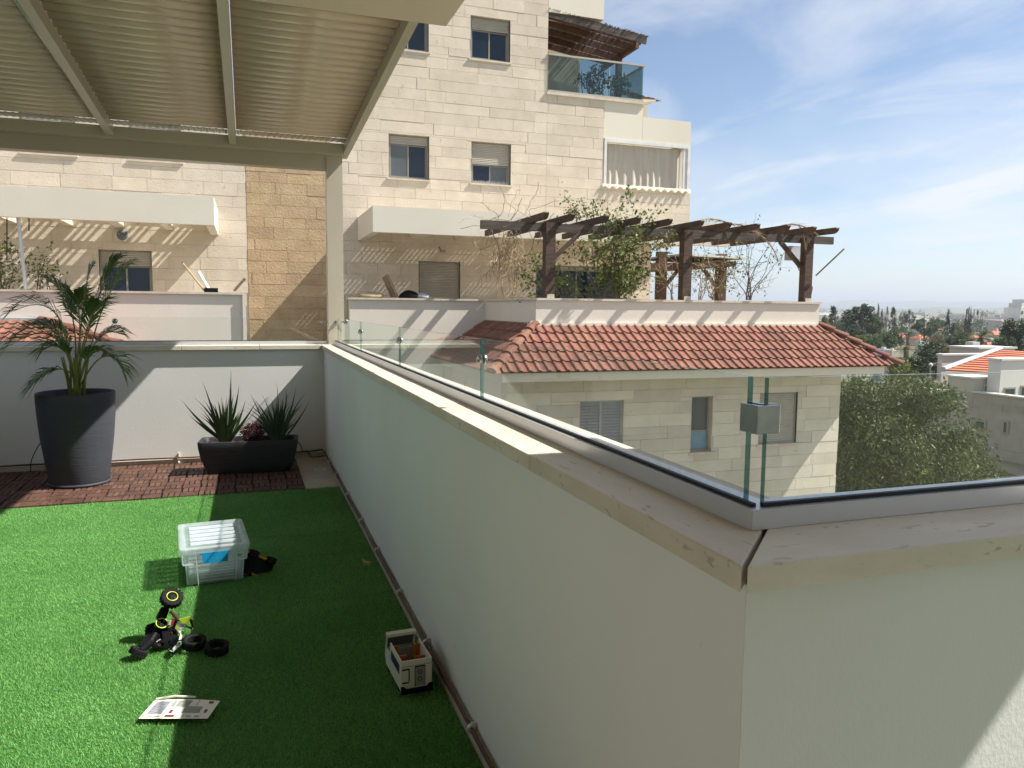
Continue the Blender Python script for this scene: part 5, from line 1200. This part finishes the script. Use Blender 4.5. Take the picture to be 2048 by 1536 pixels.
MB().box(c_.x-.05, c_.x+.08, 20.78, 20.86, c_.z-.03, c_.z+.03).build('camera_body', 'grey_plastic', cm); MB().tube([c_+Vector((-.05, .1, .12)), c_+Vector((-.02, .02, .03))], .012, 6).build('bracket', 'cable_black', cm)
climber('terrace_plant', 'leafy shrub with pale leaves behind the left parapet by the pole', 'shrub', [gp(15, 580, 19.2), gp(5, 580, 19.2)], 'vine_wood', 'vine_leaf', 420, 41, nst=7, ln=9, step=.12, wob=.45, ls=(.06, .11))
climber('terrace_plant', 'thin yellowish twigs behind the left parapet right of the pole', 'shrub', [gp(80, 582, 19.2), gp(100, 582, 19.2)], 'vine_wood', 'vine_leaf', 90, 42, nst=5, ln=7, step=.10, wob=.5, ls=(.05, .09))
hg = MB()
for x in (14, 58): hg.tube([at(x, 435, 'Y', 18.75), at(x, 520 if x < 20 else 462, 'Y', 18.75)], .012, 5)
kind(tag(hg.build('hanging_chain', 'cable_black'), 'dark hanging chains below the left terrace roof edge', 'chain'), 'stuff')
pk = thing('plank_bundle', 'bundle of old boards leaning on the right terrace parapet', 'planks', gp(790, 596, 18.9))
for k in range(5): MB().bar(at(795-k*3, 594, 'Y', 18.85+.03*k), at(775-k*2.2, 549+k*1.5, 'Y', 19.05+.03*k), .06, .03).build('board', ['dry_twig', 'vine_wood'][k % 2], pk)
def sack(x, y, w_, h_, mat, lab, nm='rubbish_sack'):
    c = at(x, y, 'Y', 18.85); m = MB(); n1, n2 = 14, 8; vs = []
    for i in range(n2+1):
        th = math.pi*i/n2
        for j in range(n1):
            a = 2*math.pi*j/n1; r = 1+.16*math.sin(3*a+i)+.10*math.sin(5*a+2*i); vs.append(c+Vector((w_*math.sin(th)*math.cos(a)*r, .16*math.sin(th)*math.sin(a)*r, h_*math.cos(th)*(1+.12*math.sin(4*a)))))
    m.add(vs, [(i*n1+j, i*n1+(j+1) % n1, (i+1)*n1+(j+1) % n1, (i+1)*n1+j) for i in range(n2) for j in range(n1)]); tag(m.build(nm, mat, smooth=True), lab, 'sack', 'sacks on the right terrace')
sack(818, 592, .24, .13, 'black_plastic', 'black crumpled sack on the right parapet beside the boards'); sack(845, 594, .18, .10, 'flashing', 'pale grey blue sack below the closed shutter'); sack(740, 592, .36, .10, 'dry_twig', 'heap of dry brown cuttings at the left end of the right parapet', 'cuttings_heap')
bsh = thing('balcony_bush', 'dark leafy bush growing behind the top balcony glass', 'bush', gp(1200, 195, 22)); n = 1500
c = rdir(n)*(rng.uniform(.2, 1, n)**.5)[:, None]*np.array([.95, .4, .55]); cc_ = at(1205, 168, 'Y', 21.8); c = c+np.array(tuple(cc_)); k = (np.sin(c[:, 0]*7)+np.sin(c[:, 2]*9+1)) > -.5; c = c[k & (c[:, 2] > 7.75)]; n = len(c)
D = rdir(n); U = np.cross(D, rdir(n)); U /= np.linalg.norm(U, axis=1)[:, None]; V, F = quad_cloud(c, D, U, rng.uniform(.07, .13, n), rng.uniform(.04, .07, n)); big_mesh('foliage', V, F, 'bush_leaf', bsh)
m = MB()
for i in range(8): a = Vector((cc_.x-.6+i*.17, 21.8, 7.74)); m.tube([a, a+Vector((random.uniform(-.1, .1), 0, .5)), a+Vector((random.uniform(-.25, .25), 0, .95))], [.02, .014, .006], 5)
m.build('stems', 'vine_wood', bsh)

# ================================================================== TOWN BEYOND
GZ = -9.5
def crown_cloud(c, r, n, ls, clumps, droop=.2, flat=.55, shape=None):
    """leaf quads gathered in clumps spread through an ellipsoid (or a given outline), gaps left between"""
    K = rdir(clumps)*(rng.uniform(.25, 1, clumps)**.45)[:, None]
    if shape == 'cone':
        h = rng.uniform(-1, 1, clumps); a = rng.uniform(0, 2*np.pi, clumps); q = np.clip((1-h)/1.75, .06, 1)**.8*(.55+.45*rng.uniform(0, 1, clumps)); q *= np.clip((h+1.15)*4, .3, 1)
        K = np.stack([q*np.cos(a), q*np.sin(a), h], 1)
    if shape == 'dome': K[:, 2] = np.abs(K[:, 2])*1.5-.5
    i = rng.integers(0, clumps, n); cs = rng.uniform(.6, 1.25, clumps)*1.15/clumps**(1/3)
    if shape == 'cone': cs *= .75
    P = K[i]+rdir(n)*(rng.uniform(0, 1, n)**.4*cs[i])[:, None]
    P = np.array(c)+P*np.array(r)
    D = rdir(n)*.8+K[i]*.5; D[:, 2] -= droop; D /= np.linalg.norm(D, axis=1)[:, None]
    U = np.cross(D, rdir(n)); U /= np.linalg.norm(U, axis=1)[:, None]; l_ = rng.uniform(*ls, n)
    return quad_cloud(P, D, U, l_, l_*flat)
def tree(name, label, px, ytop, ybot, wpx, D, mat, n=1400, clumps=26, shape=None, group=None, ls=None, droop=.2, flat=.6, limbs=5, cat='tree'):
    """a tree surveyed in the photograph: crown between ytop and ybot (pixels), wpx wide, D metres away, trunk down to the ground"""
    t_ = at(px, ytop, 'D', D); b_ = at(px, ybot, 'D', D); cz = (t_.z+b_.z)/2; rz = max(.6, (t_.z-b_.z)/2); rx = wpx/2/FPX*D; c = Vector((t_.x, t_.y, cz))
    T = thing(name, label, cat, (c.x, c.y, GZ), group)
    V, F = crown_cloud(tuple(c), (rx, rx, rz), n, ls or (max(.10, rx*.08), max(.16, rx*.15)), clumps, droop, flat, shape); big_mesh('crown', V, F, mat, T)
    m = MB(); r0 = max(.10, min(.38, rx*.1)); top = c.z+rz*(.55 if shape != 'cone' else .8)
    m.tube([(c.x, c.y, GZ-.1), (c.x+rx*.05, c.y, (GZ+c.z)/2), (c.x, c.y+rx*.04, c.z-rz*.3), (c.x, c.y, top)], [r0, r0*.8, r0*.6, r0*.12], 8)
    for k in range(limbs):
        a = k*2.4; z = c.z-rz*(.7-.2*k/limbs*3); e = Vector((c.x+rx*.65*math.cos(a), c.y+rx*.65*math.sin(a), min(top, z+rz*.7))); m.tube([(c.x, c.y, max(GZ, z)), (c.x+rx*.3*math.cos(a), c.y+rx*.3*math.sin(a), max(GZ, z)+rz*.4), e], [r0*.4, r0*.28, r0*.08], 6)
    m.build('trunk', 'bark', T); return T
# the big willowy tree just beyond the wing and its neighbours
bt = at(1790, 740, 'D', 30); bb = Vector((bt.x, bt.y, GZ))
T = thing('willowy_tree', 'large olive green tree with drooping narrow leaves filling the front glass', 'tree', tuple(bb))
cz = at(1790, 930, 'D', 30).z; ct = (bt.x, bt.y, cz)
V1, F1 = crown_cloud(ct, (3.2, 3.2, bt.z-cz), 40000, (.12, .26), 120, .75, .32)
V2, F2 = crown_cloud((bt.x+1.7, bt.y-1.0, cz-2.2), (2.3, 2.3, 2.8), 12000, (.14, .30), 70, .75, .26)
V3, F3 = crown_cloud((bt.x-2.3, bt.y+.5, cz-.2), (2.5, 2.5, 3.7), 13000, (.14, .28), 60, .75, .26)
big_mesh('crown', np.concatenate([V1, V2, V3]), np.concatenate([F1, F2+len(V1), F3+len(V1)+len(V2)]), 'olive_leaf', T)
m = MB(); m.tube([(bb.x, bb.y, GZ-.1), (bb.x+.2, bb.y, GZ+2), (bb.x, bb.y+.1, cz-1), (bb.x, bb.y, cz+2)], [.34, .28, .2, .05], 10)
rs = random.Random(77)
for k in range(34):
    a = rs.uniform(0, 6.28); z = cz+rs.uniform(-3.5, 1.5); q = rs.uniform(1.2, 2.9); p = Vector((bb.x, bb.y, z)); e = p+Vector((q*math.cos(a), q*math.sin(a), rs.uniform(.5, 1.6))); m.tube([p, p.lerp(e, .5)+Vector((0, 0, .25)), e], [.07, .045, .015], 6)
m.build('trunk', 'bark', T)
tree('slim_dark_tree', 'slim dark tree against the shaded stone wall of the neighbouring block', 1955, 880, 985, 46, 40, 'dark_leaf', 1600, 26, cat='tree')
# neighbouring block to the right
nb_ = thing('neighbour_block', 'stone faced neighbouring block with white upper floor and orange tiled roof', 'building', (52, 42, GZ))
XB = 50.0
def yb_(px, py=784): return at(px, py, 'X', XB).y
za = at(1838, 777, 'X', XB).z; zb_ = at(1893, 784, 'X', XB).z; zc = at(2000, 791, 'X', XB).z
Ya, Yb2, Yc, Yd = yb_(1836), yb_(1894), yb_(1946), 24.0
mm = MB(); mm.box(XB, XB+.5, Yb2, Ya, GZ, zb_).box(XB, XB+.5, Yd, Yb2-.001, GZ, zc).build('stone_wall', 'town_stone', nb_)
nwall = nb_.children[0]
# stone pieces in relief on that wall (far: joined)
mst = MB(); rs = random.Random(9); z = GZ+4.2
while z < zc-.4:
    y = Yd
    while y < Ya:
        ye = y+rs.uniform(.9, 2.0); ze = min(z+.5, (zc if ye < Yb2 else zb_)-.05)
        if ze > z+.1: mst.box(XB-.012-rs.uniform(0, .02), XB-.0005, y+.015, min(ye, Ya)-.015, z+.012, ze-.012)
        y = ye
    z += .5
kind(mst.build('stone_cladding', 'town_stone', nwall), 'stuff')
MB().box(XB-.15, XB+.6, Yb2, Ya, zb_, zb_+.10).build('wall_coping', 'town_white', nb_); MB().box(XB-.15, XB+.6, Yd, Yc-.01, zc, zc+.10).build('wall_coping', 'town_white', nb_)
zt2 = at(1920, 755, 'X', XB).z
MB().box(XB+.001, at(1998, 770, 'Y', Yc).x, Yc, Yb2-.01, zc-1, zt2).build('stair_block', 'town_beige', nb_); MB().box(XB-.1, at(1999, 770, 'Y', Yc).x, Yc-.1, Yb2+.1, zt2, zt2+.12).build('wall_coping', 'town_white', nb_)
a = at(1968, 769, 'Y', Yc); b = at(1981, 784, 'Y', Yc); wq = MB().box(a.x, b.x, Yc-.05, Yc-.001, b.z, a.z).build('window', 'white_frame', nb_); MB().box(a.x+.1, b.x-.1, Yc-.07, Yc-.051, b.z+.1, a.z-.1).build('pane', 'win_glass', wq)
YW = 40.3
a = at(2003, 721, 'Y', YW); MB().box(a.x, a.x+22, YW, YW+1.0, zc-1, a.z).build('upper_floor', 'town_white', nb_); MB().box(a.x-.15, a.x+22, YW-.15, YW+1.1, a.z, a.z+.14).build('wall_coping', 'town_white', nb_)
for (l_, t_, r2_, b2_) in ((2008, 775, 2029, 796), (2041, 771, 2062, 796)):
    p = at(l_, t_, 'Y', YW); q = at(r2_, b2_, 'Y', YW); wq = MB().box(p.x, q.x, YW-.05, YW-.001, q.z, p.z).build('window', 'win_frame', nb_); MB().box(p.x+.12, q.x-.12, YW-.07, YW-.051, q.z+.12, p.z-.12).build('pane', 'win_glass', wq)
for (l_, t_, r2_, b2_) in ((1950, 838, 1972, 862), (2006, 840, 2017, 869)):
    p = at(l_, t_, 'X', XB-.03); q = at(r2_, b2_, 'X', XB-.03); y0, y1 = sorted((p.y, q.y)); wq = MB().box(XB-.10, XB-.035, y0, y1, q.z, p.z).build('window', 'win_frame', nwall); MB().box(XB-.12, XB-.101, y0+.15, y1-.15, q.z+.12, p.z-.12).build('pane', 'win_glass', wq)
zl = at(1960, 890, 'X', XB).z; MB().box(XB-.35, XB-.04, Yd, Ya, zl-.7, zl).build('ledge', 'town_stone', nb_)
# tiled roof with battens, pink rear wall, top storey
r0 = at(1886, 741, 'Y', 46); r1 = at(1998, 752, 'Y', 43.5); r2 = at(2070, 752, 'Y', 43.5); r3 = at(2075, 704, 'Y', 52); r4 = at(2001, 700, 'Y', 52)
m = MB(); 
nr = 11
for k in range(nr):
    t0, t1 = k/nr, (k+1.08)/nr; A1 = r0.lerp(r4, t0); A2 = r2.lerp(r3, t0); B1 = r0.lerp(r4, min(1, t1)); B2 = r2.lerp(r3, min(1, t1)); up = Vector((0, 0, .10))
    mid0 = A1.lerp(A2, .0)
    mk = MB(); mk.add([A1+up, A2+up, B2, B1, A1, A2], [(0, 1, 2, 3), (4, 5, 1, 0)]); mk.build('tile_course', 'town_roof', nb_)
m = MB(); m.tube([r0+Vector((0, 0, .1)), r4+Vector((0, 0, .15))], .22, 6); m.build('hip_flashing', 'flashing', nb_)
p = at(1885, 711, 'Y', 54); q = at(1962, 711, 'Y', 54); MB().box(p.x, q.x+1, 54, 54.5, GZ, p.z).build('rear_block', 'town_pink', nb_); MB().box(p.x-.15, q.x+1, 53.85, 54.6, p.z, p.z+.15).build('wall_coping', 'town_white', nb_)
p = at(1958, 698, 'Y', 56); q = at(2030, 698, 'Y', 56); yl = at(1899, 697, 'X', p.x).y; MB().box(p.x, q.x, 56, yl, GZ, p.z).build('top_storey', 'town_beige', nb_); MB().box(p.x-.15, q.x+.15, 55.85, yl+.1, p.z, p.z+.18).build('wall_coping', 'town_white', nb_)
p = at(1946, 684, 'Y', 60); q = at(1959, 698, 'Y', 60); MB().box(p.x, q.x, 60, 60.9, q.z, p.z).build('roof_unit', 'town_white', nb_)
# houses: hip roofed and flat
def house(px, yt, wpx, D, wall_mat, label, roof=True, hpx=9, group='houses of the town', wall_h=None):
    c = at(px, yt, 'D', D); w_ = wpx/FPX*D/2; d_ = w_*.85; rh = hpx/FPX*D; e = c.z-rh if roof else c.z
    T = thing('town_house', label, 'house', (c.x, c.y, GZ), group)
    MB().box(c.x-w_*.9, c.x+w_*.9, c.y-d_*.9, c.y+d_*.9, GZ, e).build('wall', wall_mat, T)
    if roof:
        m = MB(); k = w_*.35; m.add([(c.x-w_, c.y-d_, e), (c.x+w_, c.y-d_, e), (c.x+w_, c.y+d_, e), (c.x-w_, c.y+d_, e), (c.x-k, c.y, c.z), (c.x+k, c.y, c.z)], [(0, 1, 5, 4), (1, 2, 5), (2, 3, 4, 5), (3, 0, 4), (3, 2, 1, 0)]); m.build('roof', 'town_roof', T)
        MB().box(c.x+k*.5, c.x+k*.5+.8, c.y-.4, c.y+.4, e, c.z+.6).build('chimney', 'town_white', T)
    else: MB().box(c.x-w_*.25, c.x+w_*.1, c.y-d_*.3, c.y+d_*.3, e, e+rh*.5).build('roof_tank', 'town_white', T)
    nwin = max(2, int(w_*2/4))
    for k in range(nwin):
        x = c.x-w_*.75+k*(w_*1.5/max(1, nwin-1)); wv = MB().box(x-.6, x+.6, c.y-d_*.9-.05, c.y-d_*.9-.002, e-2.4, e-1.1).build('window', 'win_glass', T)
HS = [(1800, 667, 26, 250, 'town_white', 'low house with orange hip roof beside the shaggy palm', 1), (1842, 669, 34, 255, 'town_beige', 'wide house with orange hip roof behind the round dark tree', 1), (1868, 652, 44, 330, 'town_beige', 'faded orange roofed house below the left cypress', 1), (1918, 658, 18, 300, 'town_white', 'orange gabled house between the two cypresses', 1),
      (1989, 661, 34, 240, 'town_beige', 'orange hip roofed house right of the date palm', 1), (1950, 668, 34, 235, 'town_white', 'orange roofed house behind the date palm', 1), (1893, 688, 26, 170, 'town_beige', 'near orange roof corner above the neighbouring block', 1), (1976, 682, 22, 160, 'town_beige', 'orange roof just behind the top storey block', 1),
      (1735, 655, 40, 300, 'town_white', 'white house half hidden below the broad dark tree', 0), (1748, 668, 12, 230, 'town_white', 'small white house with dark window among bushes', 0), (1760, 641, 9, 420, 'town_white', 'tiny white block between the cypresses', 0), (1690, 657, 22, 330, 'town_grey', 'pale flat roofed shed past the tiled hip', 0), (1880, 641, 34, 520, 'town_beige', 'long low beige block left of the tall cypress', 0), (1888, 645, 40, 430, 'town_white', 'long white flat roofed building behind the tall cypress', 0),
      (1768, 698, 30, 120, 'town_grey', 'grey flat roofed house with a white chimney near the shaggy palm', 0), (1785, 700, 22, 118, 'town_beige', 'beige walled annexe beside the grey flat roof', 0), (1790, 645, 24, 500, 'town_white', 'white terrace houses behind the loose pines', 0), (1840, 682, 14, 200, 'town_white', 'small white gable below the orange roofs', 0), (1735, 652, 24, 300, 'town_pink', 'pink house in the dip past the broad tree', 1)]
for (px, yt, wp, D, wm, lab, rf_) in HS: house(px, yt, wp, D, wm, lab, bool(rf_), 8)
def tower(l_, r2_, yt, D, mat, label, win=None, nm='town_tower', steps=()):
    p = at(l_, yt, 'D', D); q = at(r2_, yt, 'D', D); T = thing(nm, label, 'building', ((p.x+q.x)/2, p.y, GZ), 'taller blocks of the town')
    dv_ = (q.x-p.x); y0 = min(p.y, q.y); z1 = p.z
    MB().box(p.x, q.x, y0, y0+dv_*.8, GZ, z1).build('wall', mat, T)
    for (a, b, h_) in steps: MB().box(p.x+dv_*a, p.x+dv_*b, y0+1, y0+dv_*.7, z1, z1+h_).build('roof_storey', mat, T)
    if win:
        nx, nz, hz = win
        for i in range(nx):
            for j in range(nz):
                x = p.x+dv_*(i+.5)/nx; z = z1-hz*(j+.75); MB().box(x-dv_/nx*.22, x+dv_/nx*.22, y0-.15, y0-.01, z-hz*.22, z+hz*.22).build('window', 'win_glass', T)
    return T
tower(2027, 2075, 615, 420, 'town_white', 'white apartment tower with rows of small windows at the edge of town', (5, 5, 3.6), steps=((.15, .4, 2.5), (.35, .7, 4.5)))
tower(1984, 1996, 626, 600, 'town_grey', 'blue grey office slab', (3, 5, 4)); tower(1972, 1985, 629, 620, 'town_beige', 'beige block left of the office slab', (3, 4, 4)); tower(1898, 1913, 631, 700, 'town_grey', 'blue grey hall behind the tall cypress', (4, 3, 5)); tower(1912, 1924, 633, 650, 'town_grey', 'darker grey hall with flat roof', (3, 3, 5)); tower(1857, 1868, 629, 800, 'town_beige', 'distant beige tower on the plain', (3, 5, 4)); tower(1996, 2012, 630, 520, 'town_beige', 'terraced beige block beside the office slab', (4, 4, 3.6)); tower(2010, 2028, 627, 470, 'town_white', 'stepped white block beside the white tower', (4, 4, 3.4)); tower(1992, 2032, 641, 300, 'town_pink', 'long low pinkish building in front of the towers', (9, 2, 3.6))
# trees that can be told apart
TR = [('araucaria', 'layered conical araucaria left of the broad dark tree', 1667, 616, 662, 34, 210, 'dark_leaf', 'cone'), ('broad_tree', 'broad dark domed tree breaking the skyline', 1727, 612, 662, 66, 190, 'dark_leaf', None), ('broad_tree', 'rounded grey green tree at the foot of the broad one', 1748, 636, 668, 36, 185, 'mid_leaf', None),
      ('cypress', 'thin cypress just right of the broad dark tree', 1757, 612, 656, 9, 215, 'cypress_leaf', 'cone'), ('cypress', 'shorter cypress beside the thin one', 1764, 622, 656, 8, 218, 'cypress_leaf', 'cone'), ('cypress', 'left cypress of the middle pair', 1775, 616, 656, 11, 230, 'cypress_leaf', 'cone'), ('pine_tree', 'wider conifer of the middle pair', 1787, 617, 656, 22, 232, 'dark_leaf', 'cone'),
      ('loose_pine', 'sparse pine with open crown', 1806, 624, 650, 14, 240, 'dark_leaf', None), ('loose_pine', 'taller sparse pine beside the open crowned one', 1820, 622, 650, 20, 245, 'dark_leaf', None), ('cypress', 'tall lone cypress in front of the white flat roof', 1897, 623, 672, 16, 180, 'cypress_leaf', 'cone'), ('cypress', 'small dark cypress at the foot of the lone one', 1907, 648, 672, 9, 182, 'cypress_leaf', 'cone'),
      ('cypress', 'first dark cypress of the cluster by the date palm', 1934, 621, 668, 8, 190, 'cypress_leaf', 'cone'), ('cypress', 'second dark cypress of the cluster', 1938, 618, 668, 7, 191, 'cypress_leaf', 'cone'), ('cypress', 'third dark cypress of the cluster', 1942, 618, 668, 8, 192, 'cypress_leaf', 'cone'), ('conifer', 'hazy conifer right of the cypress cluster', 1949, 620, 655, 11, 300, 'dark_leaf', 'cone'), ('conifer', 'hazy taller conifer next to it', 1956, 619, 655, 11, 305, 'dark_leaf', 'cone'), ('conifer', 'hazy feathery conifer above the date palm', 1965, 622, 658, 12, 310, 'dark_leaf', 'cone'),
      ('dense_tree', 'dense round dark tree left of the pink walled block', 1862, 690, 738, 54, 95, 'dark_leaf', None), ('dense_tree', 'big dark tree at the edge behind the tiled roof', 2036, 642, 706, 66, 110, 'dark_leaf', None), ('dense_tree', 'dark green tree left of the big edge tree', 2018, 670, 706, 26, 108, 'mid_leaf', None), ('dry_tree', 'yellow brown thinning tree in the middle of town', 1877, 668, 694, 26, 160, 'dry_tree_leaf', None), ('dry_tree', 'rusty leaved tree beside the round dark one', 1888, 688, 712, 26, 120, 'dry_tree_leaf', None),
      ('green_tree', 'mid green rounded tree below the orange roofs', 1770, 668, 702, 46, 150, 'mid_leaf', None), ('green_tree', 'dark green tree between the roofs and the palm', 1790, 664, 700, 36, 155, 'dark_leaf', None), ('green_tree', 'green tree in front of the white house', 1748, 674, 705, 40, 140, 'mid_leaf', None), ('green_tree', 'yellow green tree behind the tile hip', 1722, 668, 696, 20, 130, 'yellow_leaf', None), ('green_tree', 'yellow green tuft by the araucaria', 1651, 630, 660, 14, 150, 'yellow_leaf', None), ('green_tree', 'bright green tree by the overhead wires', 1800, 718, 762, 40, 62, 'yellow_leaf', None), ('green_tree', 'dark green tree by the overhead wires', 1832, 712, 760, 44, 64, 'dark_leaf', None), ('green_tree', 'light green bush under the street lamp', 1868, 728, 758, 34, 72, 'mid_leaf', None),
      ('green_tree', 'grey green tree right of the loose pines', 1850, 640, 668, 44, 230, 'mid_leaf', None), ('green_tree', 'olive tree left of the lone cypress', 1872, 634, 660, 30, 260, 'mid_leaf', None), ('green_tree', 'deep green tree under the lone cypress', 1910, 668, 698, 36, 150, 'dark_leaf', None), ('green_tree', 'green tree between cypress cluster and orange gable', 1925, 664, 690, 24, 150, 'mid_leaf', None), ('green_tree', 'pale bushy tree behind the grey halls', 1918, 642, 662, 26, 300, 'dry_tree_leaf', None), ('green_tree', 'yellowish bush behind the top storey', 1998, 676, 700, 26, 120, 'yellow_leaf', None), ('green_tree', 'light green bush left of the roof unit', 1935, 680, 700, 34, 118, 'yellow_leaf', None),
      ('green_tree', 'dark bank of trees behind the pale shed', 1690, 640, 664, 40, 280, 'dark_leaf', None), ('green_tree', 'dark tree in front of the broad one', 1712, 650, 680, 34, 170, 'dark_leaf', None)]
for (nm, lab, px, yt, yb2, wp, D, mt, sh_) in TR:
    narrow = wp < 14
    tree(nm, lab, px, yt, yb2, wp, D, mt, n=2200 if narrow else (6500 if wp > 40 else 4000), clumps=22 if narrow else 40, shape=sh_, group='trees of the town', limbs=3 if narrow else 5)
def palm_tree(px, yc, wpx, D, n, label, mat, shaggy=False):
    c = at(px, yc, 'D', D); r = wpx/2/FPX*D; T = thing('palm_tree', label, 'palm', (c.x, c.y, GZ), 'palms of the town'); rs = random.Random(int(px))
    m = MB(); m.tube([(c.x, c.y, GZ-.1), (c.x+.1, c.y, (GZ+c.z)/2), (c.x, c.y, c.z)], [.4, .32, .36], 9); m.build('trunk', 'bark', T)
    for k in range(n):
        a = rs.uniform(0, 6.28); el = rs.uniform(-.6 if shaggy else -.15, 1.2); d = Vector((math.cos(a)*math.cos(el), math.sin(a)*math.cos(el), math.sin(el))); A_ = c; B_ = c+d*r*.65; C2 = B_+Vector((d.x*r*.55, d.y*r*.55, -r*.38)); m = MB(); m.tube([bez(A_, B_, C2, t/7) for t in range(8)], r*.012, 4)
        for j in range(22):
            t = .1+.9*j/21; p = bez(A_, B_, C2, t); tg = (bez(A_, B_, C2, min(1, t+.05))-bez(A_, B_, C2, t-.05)).normalized(); sd = tg.cross(Vector((0, 0, 1))); sd = sd.normalized() if sd.length > .05 else Vector((1, 0, 0)); s = 1 if j % 2 else -1
            e = p+(tg*.6+sd*s*.8+Vector((0, 0, .15))).normalized()*r*.30*math.sin(math.pi*min(.95, .15+t*.85)); w_ = tg*r*.025; m.add([p-w_, p+w_, e], [(0, 1, 2)])
        m.build('frond', mat, T)
palm_tree(1961, 676, 70, 118, 26, 'date palm with a big feathery crown behind the roof unit', 'mid_leaf'); palm_tree(1816, 668, 22, 165, 20, 'short fan palm in front of an orange roof', 'dark_leaf', True); palm_tree(1813, 694, 40, 108, 30, 'shaggy palm with a skirt of dead fronds near the wires', 'dry_tree_leaf', True); palm_tree(1705, 664, 22, 170, 16, 'small drooping palm past the tile hip', 'dark_leaf', True)
# overhead wires and a street lamp
for k, (a, b) in enumerate((((1795, 723), (1884, 724)), ((1795, 727), (1884, 728)))):
    m = MB(); A_, B_ = at(*a, 'D', 66), at(*b, 'D', 66); m.tube([A_.lerp(B_, t/10)-Vector((0, 0, .25*math.sin(math.pi*t/10))) for t in range(11)], .022, 5); tag(m.build('overhead_wire', 'grey_plastic'), ('upper', 'lower')[k]+' overhead wire strung in front of the dense dark tree', 'wire', 'overhead wires')
lp = thing('street_lamp', 'white globe street lamp left of the pink walled block', 'street lamp', tuple(Vector((at(1861, 730, 'D', 70).x, at(1861, 730, 'D', 70).y, GZ)))); c = at(1861, 730, 'D', 70)
MB().tube([(c.x, c.y, GZ), (c.x, c.y, c.z)], .06, 8).build('post', 'grey_plastic', lp); MB().lathe([(0, .2), (.15, .14), (.2, 0), (.14, -.16), (.06, -.2)], c, 14).build('globe', 'white_plastic', lp, smooth=True)
# far woodland and hedges that read as one mass, far roofs
def woodland():
    Vs, Fs, o = [], [], 0; rs = random.Random(99)
    for i in range(420):
        D = 170*math.exp(rs.uniform(0, 1)**.8*math.log(2600/170)); b = R(rs.uniform(33, 62)); x, y = D*math.sin(b)*1.0, D*math.cos(b); r = rs.uniform(1.5, 3.0)*(1+D/900); h = r*rs.uniform(.8, 1.2)
        n = 200 if D > 500 else 480
        V, F = crown_cloud((x, y, GZ+h*1.0), (r, r, h), n, (r*.10, r*.2), 14, .2, .7, 'dome'); Vs.append(V); Fs.append(F+o); o += len(V)
    t = big_mesh('far_woodland', np.concatenate(Vs), np.concatenate(Fs), 'mid_leaf'); tag(kind(t, 'stuff'), 'mass of trees and gardens filling the town below the horizon', 'woodland')
woodland()
# pale far suburbs, one mass of tiny blocks on the plain
m = MB(); rs = random.Random(4)
for i in range(420):
    D = rs.uniform(380, 3000); b = R(rs.uniform(33, 62)); x, y = D*math.sin(b), D*math.cos(b); w_ = rs.uniform(4, 7)*(1+D/2200); m.box(x-w_, x+w_, y-8, y+8, GZ, GZ+rs.uniform(4, 11))
kind(tag(m.build('far_suburbs', 'town_white'), 'scatter of tiny pale buildings on the hazy plain', 'suburb'), 'stuff')
# ------------------------------------------------------------------ haze
hz = MB().box(-15500, 15500, -15500, 15500, -10.6, 190).build('haze', 'asphalt'); hm = bpy.data.materials.new('haze'); hm.use_nodes = True; hn = hm.node_tree; hn.nodes.clear()
ho = hn.nodes.new('ShaderNodeOutputMaterial'); hv = hn.nodes.new('ShaderNodeVolumePrincipled'); hv.inputs['Color'].default_value = (.60, .66, .74, 1); hv.inputs['Density'].default_value = .00022; hv.inputs['Anisotropy'].default_value = .2
hn.links.new(hv.outputs[0], ho.inputs['Volume']); hz.data.materials.clear(); hz.data.materials.append(hm); kind(hz, 'stuff')
tag(hz, 'thin pale haze over the town and hills', 'haze')

# ------------------------------------------------------------------ tidy helper flags
for o in LOCALS:
    if '_l' in o: del o['_l']
